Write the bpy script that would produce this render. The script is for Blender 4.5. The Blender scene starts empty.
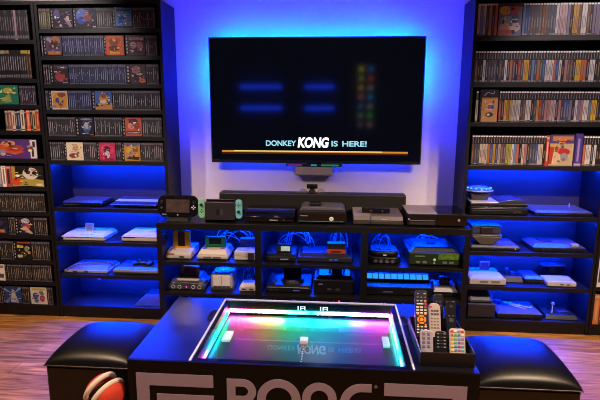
import bpy, bmesh, math, random
from mathutils import Vector, Matrix
random.seed(7)
S = bpy.context.scene
COL = S.collection
PI = math.pi

# ------------------------------------------------------------------ camera
F = 498.59; YAW = .0738; PITCH = .1839; ROLL = .0039
CAM = Vector((0, -3.4556, 1.4595))
_cy, _sy = math.cos(YAW), math.sin(YAW)
FWD = Vector((-_sy*math.cos(PITCH), _cy*math.cos(PITCH), -math.sin(PITCH)))
_r = Vector((_cy, _sy, 0)); _u = _r.cross(FWD)
RGT = _r*math.cos(ROLL) + _u*math.sin(ROLL)
UPV = -_r*math.sin(ROLL) + _u*math.cos(ROLL)
cd = bpy.data.cameras.new('camera'); cam = bpy.data.objects.new('camera', cd); COL.objects.link(cam)
m3 = Matrix((RGT, UPV, -FWD)).transposed()
cam.matrix_world = Matrix.Translation(CAM) @ m3.to_4x4()
cd.sensor_width = 36; cd.lens = F/600*36; cd.clip_start = .02
S.camera = cam

def xat(px, z, y):
    """X of the point at height z and depth y that lies on picture column px (used to take widths off the photo)."""
    k = (px-300)/F
    n = RGT - FWD*k
    return -(n.y*(y-CAM.y) + n.z*(z-CAM.z))/n.x + CAM.x

# ------------------------------------------------------------------ materials
def lin(h):
    if isinstance(h, str):
        h = h.lstrip('#'); c = [int(h[i:i+2], 16)/255 for i in (0, 2, 4)]
    else: c = h
    return tuple(x/12.92 if x <= .04045 else ((x+.055)/1.055)**2.4 for x in c)
_mc = {}
def M(h, rough=.5, metal=0., spec=.5, noise=0., nscale=40, coat=0., bump=0.):
    key = (str(h), rough, metal, spec, noise, nscale, coat, bump)
    if key in _mc: return _mc[key]
    m = bpy.data.materials.new('surface'); m.use_nodes = True
    nt = m.node_tree; b = nt.nodes['Principled BSDF']; c = lin(h)
    b.inputs['Base Color'].default_value = (*c, 1); b.inputs['Roughness'].default_value = rough
    b.inputs['Metallic'].default_value = metal; b.inputs['Specular IOR Level'].default_value = spec
    b.inputs['Coat Weight'].default_value = coat
    if noise or bump:
        t = nt.nodes.new('ShaderNodeTexCoord'); n = nt.nodes.new('ShaderNodeTexNoise')
        n.inputs['Scale'].default_value = nscale; n.inputs['Detail'].default_value = 5
        nt.links.new(t.outputs['Object'], n.inputs['Vector'])
        if noise:
            r = nt.nodes.new('ShaderNodeValToRGB')
            r.color_ramp.elements[0].color = (*[x*(1-noise) for x in c], 1)
            r.color_ramp.elements[1].color = (*[min(1, x*(1+noise)) for x in c], 1)
            r.color_ramp.elements[0].position = .3; r.color_ramp.elements[1].position = .7
            nt.links.new(n.outputs['Fac'], r.inputs['Fac']); nt.links.new(r.outputs['Color'], b.inputs['Base Color'])
        if bump:
            bp = nt.nodes.new('ShaderNodeBump'); bp.inputs['Strength'].default_value = bump; bp.inputs['Distance'].default_value = .002
            nt.links.new(n.outputs['Fac'], bp.inputs['Height']); nt.links.new(bp.outputs['Normal'], b.inputs['Normal'])
    _mc[key] = m; return m
def EM(col, s):
    key = ('em', str(col), s)
    if key in _mc: return _mc[key]
    m = bpy.data.materials.new('light'); m.use_nodes = True; nt = m.node_tree
    nt.nodes.clear(); o = nt.nodes.new('ShaderNodeOutputMaterial'); e = nt.nodes.new('ShaderNodeEmission')
    c = lin(col) if isinstance(col, str) else col
    e.inputs['Color'].default_value = (*c, 1); e.inputs['Strength'].default_value = s
    nt.links.new(e.outputs[0], o.inputs[0]); _mc[key] = m; return m

BLK = M('0c0b0d', .45, spec=.3, noise=.15, nscale=25)          # furniture boards
BACK = M('181822', .6)
BLKG = M('0c0c0e', .12)                                # glossy black plastic
BLKM = M('0c0c10', .42, spec=.35)                                 # satin black plastic
CHAR = M('1e1e22', .45)
DGREY = M('3a3a40', .5)
GREY = M('77757a', .5)
LGREY = M('b5b2b0', .5)
BEIGE = M('a39a8c', .5, noise=.05)
WHITE = M('dedad6', .45)
RED = M('b3261e', .5)
GOLD = M('e8b030', .4)
GREEN = M('34c872', .45)
CABLEW = M('b9b9c4', .5)
CABLEB = M('1a1a20', .5)
SILVER = M('a8a8ac', .3, metal=.8)

# ------------------------------------------------------------------ mesh builder
class MB:
    def __init__(s): s.v = []; s.f = []; s.mi = []; s.mats = []
    def m(s, mat):
        if mat not in s.mats: s.mats.append(mat)
        return s.mats.index(mat)
    def add(s, vs, fs, mat):
        b = len(s.v); k = s.m(mat); s.v += [tuple(p) for p in vs]
        for f in fs: s.f.append([b+i for i in f]); s.mi.append(k)
        return s
    def frus(s, a, b, mat):
        """box between rectangle a=(x0,x1,y0,y1,z) and rectangle b"""
        vs = [(a[0], a[2], a[4]), (a[1], a[2], a[4]), (a[1], a[3], a[4]), (a[0], a[3], a[4]),
              (b[0], b[2], b[4]), (b[1], b[2], b[4]), (b[1], b[3], b[4]), (b[0], b[3], b[4])]
        return s.add(vs, [(3, 2, 1, 0), (4, 5, 6, 7), (0, 1, 5, 4), (1, 2, 6, 5), (2, 3, 7, 6), (3, 0, 4, 7)], mat)
    def box(s, x0, x1, y0, y1, z0, z1, mat): return s.frus((x0, x1, y0, y1, z0), (x0, x1, y0, y1, z1), mat)
    def quad(s, a, b, c, d, mat): return s.add([a, b, c, d], [(0, 1, 2, 3)], mat)
    def fq(s, x0, x1, z0, z1, y, mat): return s.quad((x0, y, z0), (x1, y, z0), (x1, y, z1), (x0, y, z1), mat)
    def prism(s, pts, ax, a0, a1, mat):
        def P(p, a): return {'x': (a, p[0], p[1]), 'y': (p[0], a, p[1]), 'z': (p[0], p[1], a)}[ax]
        n = len(pts)
        vs = [P(p, a0) for p in pts] + [P(p, a1) for p in pts]
        return s.add(vs, [tuple(range(n))[::-1], tuple(range(n, 2*n))] + [(i, (i+1) % n, n+(i+1) % n, n+i) for i in range(n)], mat)
    def cyl(s, c, ax, r, h, mat, n=16, r2=None):
        r2 = r if r2 is None else r2; vs = []
        for k, (a, rr) in enumerate(((0, r), (h, r2))):
            for i in range(n):
                t = 2*PI*i/n; p, q = rr*math.cos(t), rr*math.sin(t)
                d = {'x': (a, p, q), 'y': (p, a, q), 'z': (p, q, a)}[ax]
                vs.append((c[0]+d[0], c[1]+d[1], c[2]+d[2]))
        return s.add(vs, [tuple(range(n))[::-1], tuple(range(n, 2*n))] + [(i, (i+1) % n, n+(i+1) % n, n+i) for i in range(n)], mat)
    def ell(s, c, rx, ry, rz, mat, nu=20, nv=10, v0=-1., v1=1.):
        vs, fs = [], []
        for j in range(nv+1):
            a = PI/2*(v0+(v1-v0)*j/nv)
            for i in range(nu):
                t = 2*PI*i/nu
                vs.append((c[0]+rx*math.cos(a)*math.cos(t), c[1]+ry*math.cos(a)*math.sin(t), c[2]+rz*math.sin(a)))
        for j in range(nv):
            for i in range(nu): fs.append((j*nu+i, j*nu+(i+1) % nu, (j+1)*nu+(i+1) % nu, (j+1)*nu+i))
        fs.append(tuple(range(nu))[::-1]); fs.append(tuple(nv*nu+i for i in range(nu)))
        return s.add(vs, fs, mat)
    def tube(s, pts, r, mat, n=7, closed=False):
        pts = [Vector(p) for p in pts]; N = len(pts); vs, fs = [], []
        for i, p in enumerate(pts):
            a = pts[(i-1) % N] if (i or closed) else p; b = pts[(i+1) % N] if (i < N-1 or closed) else p
            t = (b-a).normalized(); h = Vector((0, 0, 1)) if abs(t.z) < .9 else Vector((0, 1, 0))
            u = t.cross(h).normalized(); w = u.cross(t)
            for k in range(n):
                q = 2*PI*k/n; vs.append(p+u*(r*math.cos(q))+w*(r*math.sin(q)))
        for i in range(N if closed else N-1):
            for k in range(n):
                j = (i+1) % N
                fs.append((i*n+k, i*n+(k+1) % n, j*n+(k+1) % n, j*n+k))
        if not closed: fs += [tuple(range(n))[::-1], tuple((N-1)*n+k for k in range(n))]
        return s.add(vs, fs, mat)
    def mesh(s, name, smooth=False):
        me = bpy.data.meshes.new(name); me.from_pydata(s.v, [], s.f)
        for mt in s.mats: me.materials.append(mt)
        me.polygons.foreach_set('material_index', s.mi)
        bm = bmesh.new(); bm.from_mesh(me); bmesh.ops.recalc_face_normals(bm, faces=bm.faces); bm.to_mesh(me); bm.free()
        if smooth:
            me.polygons.foreach_set('use_smooth', [True]*len(me.polygons)); me.set_sharp_from_angle(angle=math.radians(38))
        return me
    def build(s, name, parent=None, bev=0, smooth=False, loc=None, rot=None):
        o = bpy.data.objects.new(name, s.mesh(name, smooth)); COL.objects.link(o)
        if parent is not None: o.parent = parent
        if loc: o.location = loc
        if rot: o.rotation_euler = rot
        if bev:
            b = o.modifiers.new('bevel', 'BEVEL'); b.width = bev; b.segments = 2; b.limit_method = 'ANGLE'; b.angle_limit = math.radians(50)
        return o
def smoothpath(pts, k=6):
    pts = [Vector(p) for p in pts]; out = []
    for i in range(len(pts)-1):
        p0, p1, p2, p3 = pts[max(i-1, 0)], pts[i], pts[i+1], pts[min(i+2, len(pts)-1)]
        for j in range(k):
            t = j/k
            out.append(.5*((2*p1)+(p2-p0)*t+(2*p0-5*p1+4*p2-p3)*t*t+(3*p1-p0-3*p2+p3)*t**3))
    return out+[pts[-1]]
def rrect(x0, x1, y0, y1, r, n=5):
    out = []
    for cx, cy, a in ((x1-r, y1-r, 0), (x0+r, y1-r, 90), (x0+r, y0+r, 180), (x1-r, y0+r, 270)):
        for i in range(n+1):
            t = math.radians(a+90*i/n); out.append((cx+r*math.cos(t), cy+r*math.sin(t)))
    return out
def tag(o, label, cat, group=None):
    o['label'] = label; o['category'] = cat
    if group: o['group'] = group
    return o
def thing(name, label, cat, loc, group=None, rz=0):
    o = bpy.data.objects.new(name, None); COL.objects.link(o); o.location = loc; o.rotation_euler = (0, 0, rz)
    o.empty_display_size = .05
    return tag(o, label, cat, group)
def struct(name, mb, **k):
    o = mb.build(name, **k); o['kind'] = 'structure'; return o
def copy_thing(o):
    c = o.copy(); COL.objects.link(c)
    for ch in o.children:
        d = ch.copy(); COL.objects.link(d); d.parent = c
        for g in ch.children:
            e = g.copy(); COL.objects.link(e); e.parent = d
    return c
def text_mesh(name, body, size, mat, parent, loc, rot, shear=0., ext=.0008, width=None, bold=0.):
    c = bpy.data.curves.new(name, 'FONT'); c.body = body; c.size = size; c.extrude = ext; c.shear = shear; c.offset = bold
    t = bpy.data.objects.new('tmp', c); COL.objects.link(t); bpy.context.view_layer.update()
    me = bpy.data.meshes.new_from_object(t.evaluated_get(bpy.context.evaluated_depsgraph_get()))
    bpy.data.objects.remove(t); bpy.data.curves.remove(c)
    me.materials.clear(); me.materials.append(mat)
    o = bpy.data.objects.new(name, me); COL.objects.link(o); o.parent = parent; o.location = loc; o.rotation_euler = rot
    if width:
        xs = [v.co.x for v in me.vertices]; o.scale = (width/(max(xs)-min(xs)), 1, 1)
    return o

# ------------------------------------------------------------------ room
def wood():
    m = bpy.data.materials.new('wood_floor'); m.use_nodes = True; nt = m.node_tree; N = nt.nodes; L = nt.links
    b = N['Principled BSDF']; t = N.new('ShaderNodeTexCoord')
    br = N.new('ShaderNodeTexBrick'); br.inputs['Scale'].default_value = 1; br.inputs['Brick Width'].default_value = 1.2
    br.inputs['Row Height'].default_value = .13; br.inputs['Mortar Size'].default_value = .0012
    br.inputs['Color1'].default_value = (.46, .225, .06, 1); br.inputs['Color2'].default_value = (.32, .145, .036, 1); br.inputs['Mortar'].default_value = (.06, .022, .01, 1)
    L.new(t.outputs['Object'], br.inputs['Vector'])
    mp = N.new('ShaderNodeMapping'); mp.inputs['Scale'].default_value = (2.2, 22, 1); L.new(t.outputs['Object'], mp.inputs['Vector'])
    n = N.new('ShaderNodeTexNoise'); n.inputs['Scale'].default_value = 1.6; n.inputs['Detail'].default_value = 7; n.inputs['Distortion'].default_value = .8
    L.new(mp.outputs[0], n.inputs['Vector'])
    r = N.new('ShaderNodeValToRGB'); r.color_ramp.elements[0].position = .36; r.color_ramp.elements[1].position = .66
    r.color_ramp.elements[0].color = (.42, .36, .33, 1); r.color_ramp.elements[1].color = (1.45, 1.4, 1.3, 1); L.new(n.outputs['Fac'], r.inputs['Fac'])
    mx = N.new('ShaderNodeMix'); mx.data_type = 'RGBA'; mx.blend_type = 'MULTIPLY'; mx.inputs[0].default_value = .9
    L.new(br.outputs['Color'], mx.inputs[6]); L.new(r.outputs['Color'], mx.inputs[7]); L.new(mx.outputs[2], b.inputs['Base Color'])
    b.inputs['Roughness'].default_value = .5; b.inputs['Specular IOR Level'].default_value = .25
    return m
WALLM = M('d6d0cc', .75, noise=.03, nscale=6, bump=.05)
DARKW = M('24262e', .8, noise=.05, nscale=6)
struct('floor', MB().box(-3.4, 3.2, -5.6, .1, -.06, 0, wood()))
struct('wall_back', MB().box(-3.4, 3.2, 0, .1, 0, 2.6, WALLM))
struct('wall_front', MB().box(-3.4, 3.2, -5.7, -5.6, 0, 2.6, DARKW))
struct('wall_left', MB().box(-3.5, -3.4, -5.7, .1, 0, 2.6, DARKW))
struct('wall_right', MB().box(3.2, 3.3, -5.7, .1, 0, 2.6, DARKW))
struct('ceiling', MB().box(-3.5, 3.3, -5.7, .1, 2.6, 2.68, M('8a8684', .8)))

# ------------------------------------------------------------------ tall bookcases
LEDB = (0.0, .034, 1.0)
SHB = .026
def bookcase(label, x0, x1, zs, lit, Lname='bookcase', led=620):
    """x0,x1 outer sides; zs heights of the shelf tops; lit: (floor z, ceiling z) of the lit bays"""
    t = thing(Lname, label, 'bookcase', ((x0+x1)/2, -.28, 0), 'tall black bookcases')
    w = (x1-x0)/2; p = .018
    MB().box(-w, -w+p, 0, .272, 0, 2.11, BLK).build('side_panel', t, .001)
    MB().box(w-p, w, 0, .272, 0, 2.11, BLK).build('side_panel', t, .001)
    MB().box(-w+p, w-p, 0, .262, 2.088, 2.11, BLK).build('top_panel', t, .001)
    MB().box(-w+p, w-p, .262, .27, 0, 2.11, BACK).build('back_panel', t)
    MB().box(-w+p, w-p, .006, .018, 0, min(zs)-SHB, BLK).build('kick_plate', t, .001)
    for z in zs: MB().box(-w+p, w-p, .002, .26, z-SHB, z, BLK).build('shelf', t, .001)
    for z in lit:
        MB().box(-w+p+.06, w-p-.06, .15, .162, z-SHB-.007, z-SHB-.0005, EM(LEDB, led)).build('led_strip', t)
    return t
ZLOW = [.7856, .5495, .3147, .0849]
ZA = [1.942, 1.776, 1.600, 1.436, 1.267, 1.104]
ZR = [1.880, 1.609, 1.373, 1.106]
ZB = [1.876, 1.633, 1.467, 1.298, 1.111, .921, .748, .585, .405, .251, .080]
AX0, AX1 = -1.922, -1.105
RX0, RX1 = .801, 1.652
bookcase('tall black bookcase of disc cases over blue-lit console bays, beside the TV', AX0, AX1, ZA+ZLOW, [ZA[-1]]+ZLOW[:3])
bookcase('tall black bookcase of DVD cases over blue-lit console bays', RX0, RX1, ZR+ZLOW, [ZR[-1]]+ZLOW[:3])
bookcase('tall black bookcase crammed with cases on every shelf, cut by the picture edge', -2.76, -1.926, ZB, [])
bookcase('black bookcase sliver past the DVD bookcase, warm-coloured cases low down', 1.656, 2.47, [1.88, 1.609, 1.373, 1.106, .83, .57, .33, .075], [])

# ------------------------------------------------------------------ cases
ONES = ['first', 'second', 'third', 'fourth', 'fifth', 'sixth', 'seventh', 'eighth', 'ninth', 'tenth', 'eleventh', 'twelfth', 'thirteenth',
        'fourteenth', 'fifteenth', 'sixteenth', 'seventeenth', 'eighteenth', 'nineteenth']
TENS = ['', '', 'twent', 'thirt', 'fort', 'fift', 'sixt']
def ordn(n):
    if n < 20: return ONES[n-1]
    a, b = divmod(n, 10)
    return TENS[a]+'ieth' if b == 0 else TENS[a]+'y-'+ONES[b-1]
PAPER = {}
def CM(h):
    c = [int(h[i:i+2], 16)/255*.8 for i in (0, 2, 4)]        # printed paper is duller than its ink swatch
    return M(tuple(c), .5, spec=.25)
def art(mb, shapes, x0, x1, z0, z1, y):
    """a printed cover: plain colour shapes in thin layers; u,v run 0..1"""
    X = lambda u: x0+(x1-x0)*u
    Z = lambda v: z0+(z1-z0)*v
    for k, sh in enumerate(shapes):
        yy = y-.00012*k; c = CM(sh[-1])
        if sh[0] == 'r': mb.fq(X(sh[1]), X(sh[2]), Z(sh[3]), Z(sh[4]), yy, c)
        elif sh[0] == 'e':
            n = 14; mb.add([(X(sh[1]+sh[3]*math.cos(2*PI*i/n)), yy, Z(sh[2]+sh[4]*math.sin(2*PI*i/n))) for i in range(n)], [tuple(range(n))], c)
        else: mb.add([(X(u), yy, Z(v)) for u, v in sh[1]], [tuple(range(len(sh[1])))], c)
    return mb
ARTS = {
 'violet swirl': [('r', 0, 1, 0, 1, '1d1826'), ('e', .2, .72, .17, .26, '5a4d80'), ('p', [(.05, .3), (.5, .2), (.75, .55), (.4, .5)], '2d2338'), ('p', [(.55, .5), (.75, .62), (.95, .1), (.8, .05)], '9b8694'), ('e', .75, .5, .08, .14, 'c9b3a6'), ('r', .1, .5, .04, .1, '6b4652')],
 'blue moon': [('r', 0, 1, 0, 1, '1a1730'), ('e', .3, .62, .28, .38, '5a75c4'), ('e', .26, .4, .2, .2, '32489c'), ('e', .58, .75, .09, .1, 'c4763f'), ('p', [(.42, .62), (.74, .66), (.84, .36), (.46, .4)], '8c3f34'), ('p', [(.5, .4), (.78, .4), (.74, .05), (.55, .05)], '4a2330'), ('r', .82, .98, .04, .1, 'bdb6c4')],
 'sky blue': [('r', 0, 1, 0, 1, '17202e'), ('r', .03, .97, .1, .98, '4a86d6'), ('r', .08, .9, .84, .94, '20365c'), ('p', [(.12, .3), (.4, .65), (.62, .5), (.4, .2)], '274f9e'), ('e', .75, .28, .14, .13, '8b6a58'), ('e', .6, .62, .12, .1, '8fb8e8'), ('r', .1, .9, 0, .08, '0c0e14')],
 'purple and orange': [('r', 0, 1, 0, 1, '54415e'), ('e', .62, .78, .3, .24, 'a3743c'), ('p', [(.2, .35), (.9, .4), (.75, .75), (.35, .7)], '3b2a33'), ('r', 0, 1, 0, .14, '231a2a'), ('r', .12, .9, .05, .22, 'b8742a'), ('e', .2, .85, .14, .1, '8f86b8')],
 'orange emblem': [('r', 0, 1, 0, 1, 'c75a2c'), ('e', .45, .68, .25, .22, '8a3a1c'), ('e', .45, .36, .3, .14, '4e2417'), ('e', .47, .8, .09, .1, 'e0a04a'), ('r', .2, .75, .08, .18, 'dba03a'), ('r', .9, 1, 0, 1, 'b44d34')],
 'dusty pink': [('r', 0, 1, 0, 1, '2c2030'), ('r', .05, .95, .78, .94, '9c5a6a'), ('e', .3, .52, .2, .18, 'b78088'), ('e', .7, .48, .2, .2, '8f5a66'), ('p', [(.05, .3), (.6, .35), (.9, .1), (.4, .05)], '1c1520')],
 'red on black': [('r', 0, 1, 0, 1, '1e161a'), ('r', .15, .95, .8, .95, '5a4a66'), ('e', .45, .4, .32, .3, 'a63a38'), ('e', .55, .62, .25, .1, '2b1a1e'), ('p', [(.55, .1), (.8, .35), (.95, .1)], '6b2a2a'), ('r', .6, .9, .03, .08, 'b8aab0')],
 'dark plum': [('r', 0, 1, 0, 1, '3a2a36'), ('e', .4, .72, .28, .2, '8f6a74'), ('p', [(.2, .5), (.8, .45), (.6, .15), (.25, .2)], '1d1620'), ('e', .6, .5, .2, .06, 'b89a98'), ('e', .75, .16, .2, .12, 'd2622a')],
 'yellow and white': [('r', 0, 1, 0, 1, 'd8cec4'), ('r', .06, .96, .08, .92, 'cf9434'), ('e', .62, .8, .28, .12, '8a4634'), ('e', .35, .5, .13, .13, '3a3f86'), ('p', [(.3, .45), (.55, .4), (.7, .15), (.45, .2)], '4b3a7a'), ('e', .6, .22, .1, .06, '8f4a2c')],
 'blue and tan': [('r', 0, 1, 0, 1, '3c62ae'), ('r', 0, 1, 0, .36, 'c48a58'), ('e', .5, .6, .26, .26, 'd2923c'), ('e', .5, .75, .16, .12, '9c4a24'), ('e', .48, .42, .2, .1, 'e6cf9e'), ('r', .02, .2, .16, .34, '14141a')],
 'midnight blue': [('r', 0, 1, 0, 1, '151a33'), ('e', .5, .9, .4, .06, '7d8296'), ('e', .52, .46, .26, .26, '5e7ba0'), ('e', .5, .55, .14, .2, 'a0b4c8'), ('p', [(.3, .3), (.7, .35), (.6, .1), (.4, .1)], '38507c'), ('r', .7, .95, .03, .08, 'a84a3a')],
 'tangerine': [('r', 0, 1, 0, 1, 'b9573a'), ('e', .5, .8, .28, .16, '3a2550'), ('e', .35, .55, .2, .18, 'd69478'), ('e', .72, .56, .16, .2, '8c3f34'), ('r', .06, .94, .1, .28, '4a3a66'), ('r', .12, .88, .15, .22, 'a08aa6')],
 'cream': [('r', 0, 1, 0, 1, 'd9cdb8'), ('e', .55, .72, .16, .2, 'b5875a'), ('e', .5, .82, .12, .08, 'c9a878'), ('e', .42, .26, .3, .14, '7a3a2c'), ('r', .25, .7, .44, .5, 'b3a890')],
 'magenta': [('r', 0, 1, 0, 1, 'b02a5c'), ('e', .5, .62, .42, .3, 'd0406a'), ('e', .48, .62, .22, .2, '3a1a34'), ('e', .5, .34, .14, .22, 'cabcc6'), ('r', .1, .9, .03, .14, '7a1f4c')],
 'gold crowd': [('r', 0, 1, 0, 1, 'b88a3e'), ('r', 0, .96, .86, 1, '6a5a86'), ('e', .3, .6, .18, .16, 'd0a44e'), ('e', .7, .62, .18, .14, '8c5a2c'), ('e', .42, .44, .12, .1, '5b7aa0'), ('e', .65, .35, .2, .14, 'c79a48'), ('p', [(.1, .1), (.9, .05), (.95, .22), (.3, .25)], '2a2018')],
 # corner bookcase
 'green leaf': [('r', 0, 1, 0, 1, '1d7a56'), ('e', .55, .72, .22, .16, 'c2a648'), ('p', [(.3, .1), (.7, .12), (.6, .62), (.48, .6)], '9c9a44'), ('e', .4, .3, .18, .08, 'b4ae5a')],
 'purple and red': [('r', 0, 1, 0, 1, '54307c'), ('p', [(0, .75), (.3, .9), (.7, .35), (.5, .2), (.1, .4)], 'c2502e'), ('e', .35, .8, .16, .14, 'd99a6a'), ('e', .5, .52, .2, .16, 'b03a24'), ('r', .84, .99, .02, .98, 'd8d2cc'), ('r', .87, .92, .1, .5, '2a2428'), ('r', .9, .96, .6, .9, '2a2428'), ('e', .2, .3, .08, .18, '8d8492')],
 'ink face': [('r', 0, 1, 0, 1, '16130f'), ('p', [(0, 0), (.5, .05), (1, .0), (1, .34), (.5, .42), (0, .34)], 'ae9a3c'), ('e', .6, .66, .25, .3, 'ddd5c8'), ('e', .52, .72, .08, .1, '16130f'), ('e', .72, .68, .08, .1, '16130f'), ('p', [(.36, .98), (.6, .98), (.5, .7)], '16130f'), ('e', .14, .26, .17, .2, 'd24a24'), ('r', .76, .95, .04, .16, 'e0d8cc'), ('r', 0, .12, .4, 1, 'b08a3a')],
 'night orange': [('r', 0, 1, 0, 1, '1c1a30'), ('r', .0, .8, .1, .28, 'c87a24'), ('e', .4, .66, .3, .2, '34324e')],
 'white plume': [('r', 0, 1, 0, 1, '1f1a26'), ('e', .5, .8, .28, .16, 'c0bcc6'), ('e', .55, .5, .26, .18, 'b3482c'), ('p', [(.1, .35), (.5, .5), (.95, .08), (.8, .05)], 'd8b090'), ('e', .4, .62, .1, .1, '46507e')],
 'black and yellow': [('r', 0, 1, 0, 1, '14120f'), ('r', .1, 1, .9, .98, '9c4a34'), ('r', .08, .5, .66, .82, 'e0c31e'), ('e', .7, .6, .14, .16, '8f8a80'), ('e', .25, .2, .18, .1, 'c9c4bc'), ('e', .85, .4, .1, .08, 'c79a3a')],
 'starburst blue': [('r', 0, 1, 0, 1, '27407e'), ('p', [(.5, .55), (0, .95), (0, .8)], '86a3c8'), ('p', [(.5, .55), (1, .9), (.9, 1)], '86a3c8'), ('p', [(.5, .55), (0, .1), (.15, 0)], '6a88b4'), ('p', [(.34, .08), (.44, .7), (.6, .7), (.8, .06)], 'c9c4c8'), ('e', .5, .74, .1, .1, 'd6b894')],
 'white comic': [('r', 0, 1, 0, 1, 'dcd4c6'), ('r', .1, .9, .82, .95, 'c9a83a'), ('e', .3, .5, .18, .2, '33508e'), ('e', .7, .34, .18, .2, 'b8402c'), ('e', .66, .68, .16, .12, '6f86b0'), ('e', .35, .2, .16, .12, '4b6a9c')],
 'harvest party': [('r', 0, 1, 0, 1, '6f6488'), ('r', 0, 1, .9, 1, '4a2c3a'), ('e', .26, .78, .22, .14, 'c9a33a'), ('e', .7, .78, .16, .14, 'b5403a'), ('e', .35, .5, .28, .12, '7f9a8e'), ('e', .72, .55, .16, .16, '4a5480'), ('e', .3, .26, .26, .16, 'b58a7e'), ('e', .72, .26, .24, .14, 'd0b8ae'), ('e', .4, .1, .3, .1, 'a8504a'), ('r', .02, .16, .04, .16, 'b8463c')],
 'manila label': [('r', 0, 1, 0, 1, 'c9955a'), ('r', 0, 1, .93, 1, 'b8752e'), ('e', .55, .62, .24, .14, 'ded2c4'), ('e', .48, .62, .13, .1, 'b04a6a'), ('e', .66, .62, .12, .1, '4a5a9a'), ('e', .5, .3, .24, .1, '3c3230'), ('e', .44, .3, .1, .05, 'd9cdbc')],
 'big red lips': [('r', 0, 1, 0, 1, 'b9a084'), ('r', 0, 1, .72, 1, '463c84'), ('r', .1, .95, .8, .95, 'c07a4a'), ('e', .55, .45, .32, .12, 'b02a24'), ('e', .6, .3, .2, .12, '8f8a90'), ('e', .25, .25, .24, .2, 'd2b48c'), ('e', .2, .6, .18, .1, 'c9a24a'), ('p', [(0, .05), (.12, .05), (.2, .6), (0, .62)], 'b0342a')],
}
def busy(name, n=22):
    """small scraps of the cover's own inks, so the print looks as busy as a real one"""
    r = random.Random(name); inks = [sh[-1] for sh in ARTS[name]]; out = []
    for k in range(n):
        c = r.choice(inks); f = r.choice((.55, .75, 1.25, 1.6)); c = ''.join('%02x' % min(230, int(int(c[i:i+2], 16)*f+(12 if f > 1 else 0))) for i in (0, 2, 4))
        u, v, a, b = r.uniform(.12, .88), r.uniform(.1, .9), r.uniform(.02, .08), r.uniform(.015, .06)
        if k % 3 == 0: out.append(('r', max(.02, u-a*1.6), min(.98, u+a*1.6), v-b*.4, v+b*.4, c))
        elif k % 3 == 1: out.append(('e', u, v, min(a, .98-u, u-.02), min(b*1.3, .98-v, v-.02), c))
        else: out.append(('p', [(u-a, v-b), (u+a, v-b*.2), (u+a*.2, v+b)], c))
    return out
def faceout(artname, label, x0, xc, x1, z, h, y=-.268, d=.014, kind='jewel_case', hinge='0d0c10', group='cases turned face-out'):
    """a case turned to show its cover: x0 start of the hinge strip, xc start of the printed cover, x1 end"""
    c = (x0+x1)/2
    t = thing(kind, label, 'game case', (c, y, z+.0008), group)
    MB().box(x0-c, x1-c, 0, d, 0, h, M('1b1a20', .25)).build('shell', t)
    art(MB(), ARTS[artname]+busy(artname), xc-c+.0008, x1-c-.001, .003, h-.003, -.0006).build('cover_print', t)
    if xc-x0 > .004:
        b = MB().fq(x0-c+.0006, xc-c-.0006, .002, h-.002, -.0004, CM(hinge))
        for k in range(5): b.fq(x0-c+.3*(xc-x0), x0-c+.7*(xc-x0), .014+k*h*.17, .014+k*h*.17+h*.1, -.0007, CM('a9a5ab'))
        b.build('hinge_strip_print', t)
    return t
_jm = {}
def jewel_mesh(v, tone, h):
    k = (v, tone, h)
    if k in _jm: return _jm[k]
    base, txt = {'dark': ('131318', 'a09da8'), 'blue': ('171b33', '8a91b4'), 'sand': ('2a281e', 'a39a78'), 'plum': ('1a151c', 'a4949e'), 'warm': ('15120f', '94897b')}[tone]
    rr = random.Random(v*31+len(tone))
    w = .0058; mb = MB().box(-w, w, 0, .139, 0, h, M(base, .45, spec=.3))
    mb.fq(-w*.72, w*.72, .006, h-.003, -.0001, CM({'dark': '34333c', 'blue': '30365a', 'sand': '4a4636', 'plum': '3c333c', 'warm': '36302a'}[tone]))
    T = CM(txt); D = CM('6a6874')
    mb.fq(-w+.0012, w-.0012, h*.88, h*.965, -.0003, D); mb.fq(-w+.001, w-.001, h*.02, h*.06, -.0003, CM('6f6b72'))
    a = .5+rr.uniform(-.1, .1); l = rr.choice((.04, .08, .12, .16, .2, .27, .31))
    mb.fq(-.0018, .0018, h*(a-l), h*(a+l), -.0003, T)
    if v % 3 == 0: mb.fq(-.003, .003, h*.14, h*.2, -.0003, D)
    if tone == 'sand': mb.fq(-w+.0008, w-.0008, h*.1, h*.8, -.0002, CM(['59543a', '6b6546', '4a4636'][v % 3]))
    _jm[k] = mb.mesh('case'); return _jm[k]
def jewels(px0, px1, z, lab, tone='dark', h=.124, group='disc cases standing spine out', y=-.27, rev=False, skipx=None):
    """a run of disc cases between two picture columns at one shelf, each its own object"""
    x0, x1 = xat(px0, z+.06, y), xat(px1, z+.06, y)
    if (x0+x1)/2 > AX0: x0, x1 = max(x0, AX0+.0195), min(x1, AX1-.0195)
    else: x1 = min(x1, -1.9455)
    n = max(1, int((x1-x0)/.0128+.3)); p = (x1-x0)/n
    sc = min(1.08, p/.0118)
    for i in range(n):
        k = n-i if rev else i+1
        o = bpy.data.objects.new('jewel_case', jewel_mesh(random.randrange(9), tone, h)); COL.objects.link(o)
        o.location = (x0+p*(i+.5), y+random.uniform(-.0015, .0015), z+.0008); o.scale = (sc, 1, 1)
        tag(o, lab % (ordn(k)), 'game case', group)

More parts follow.
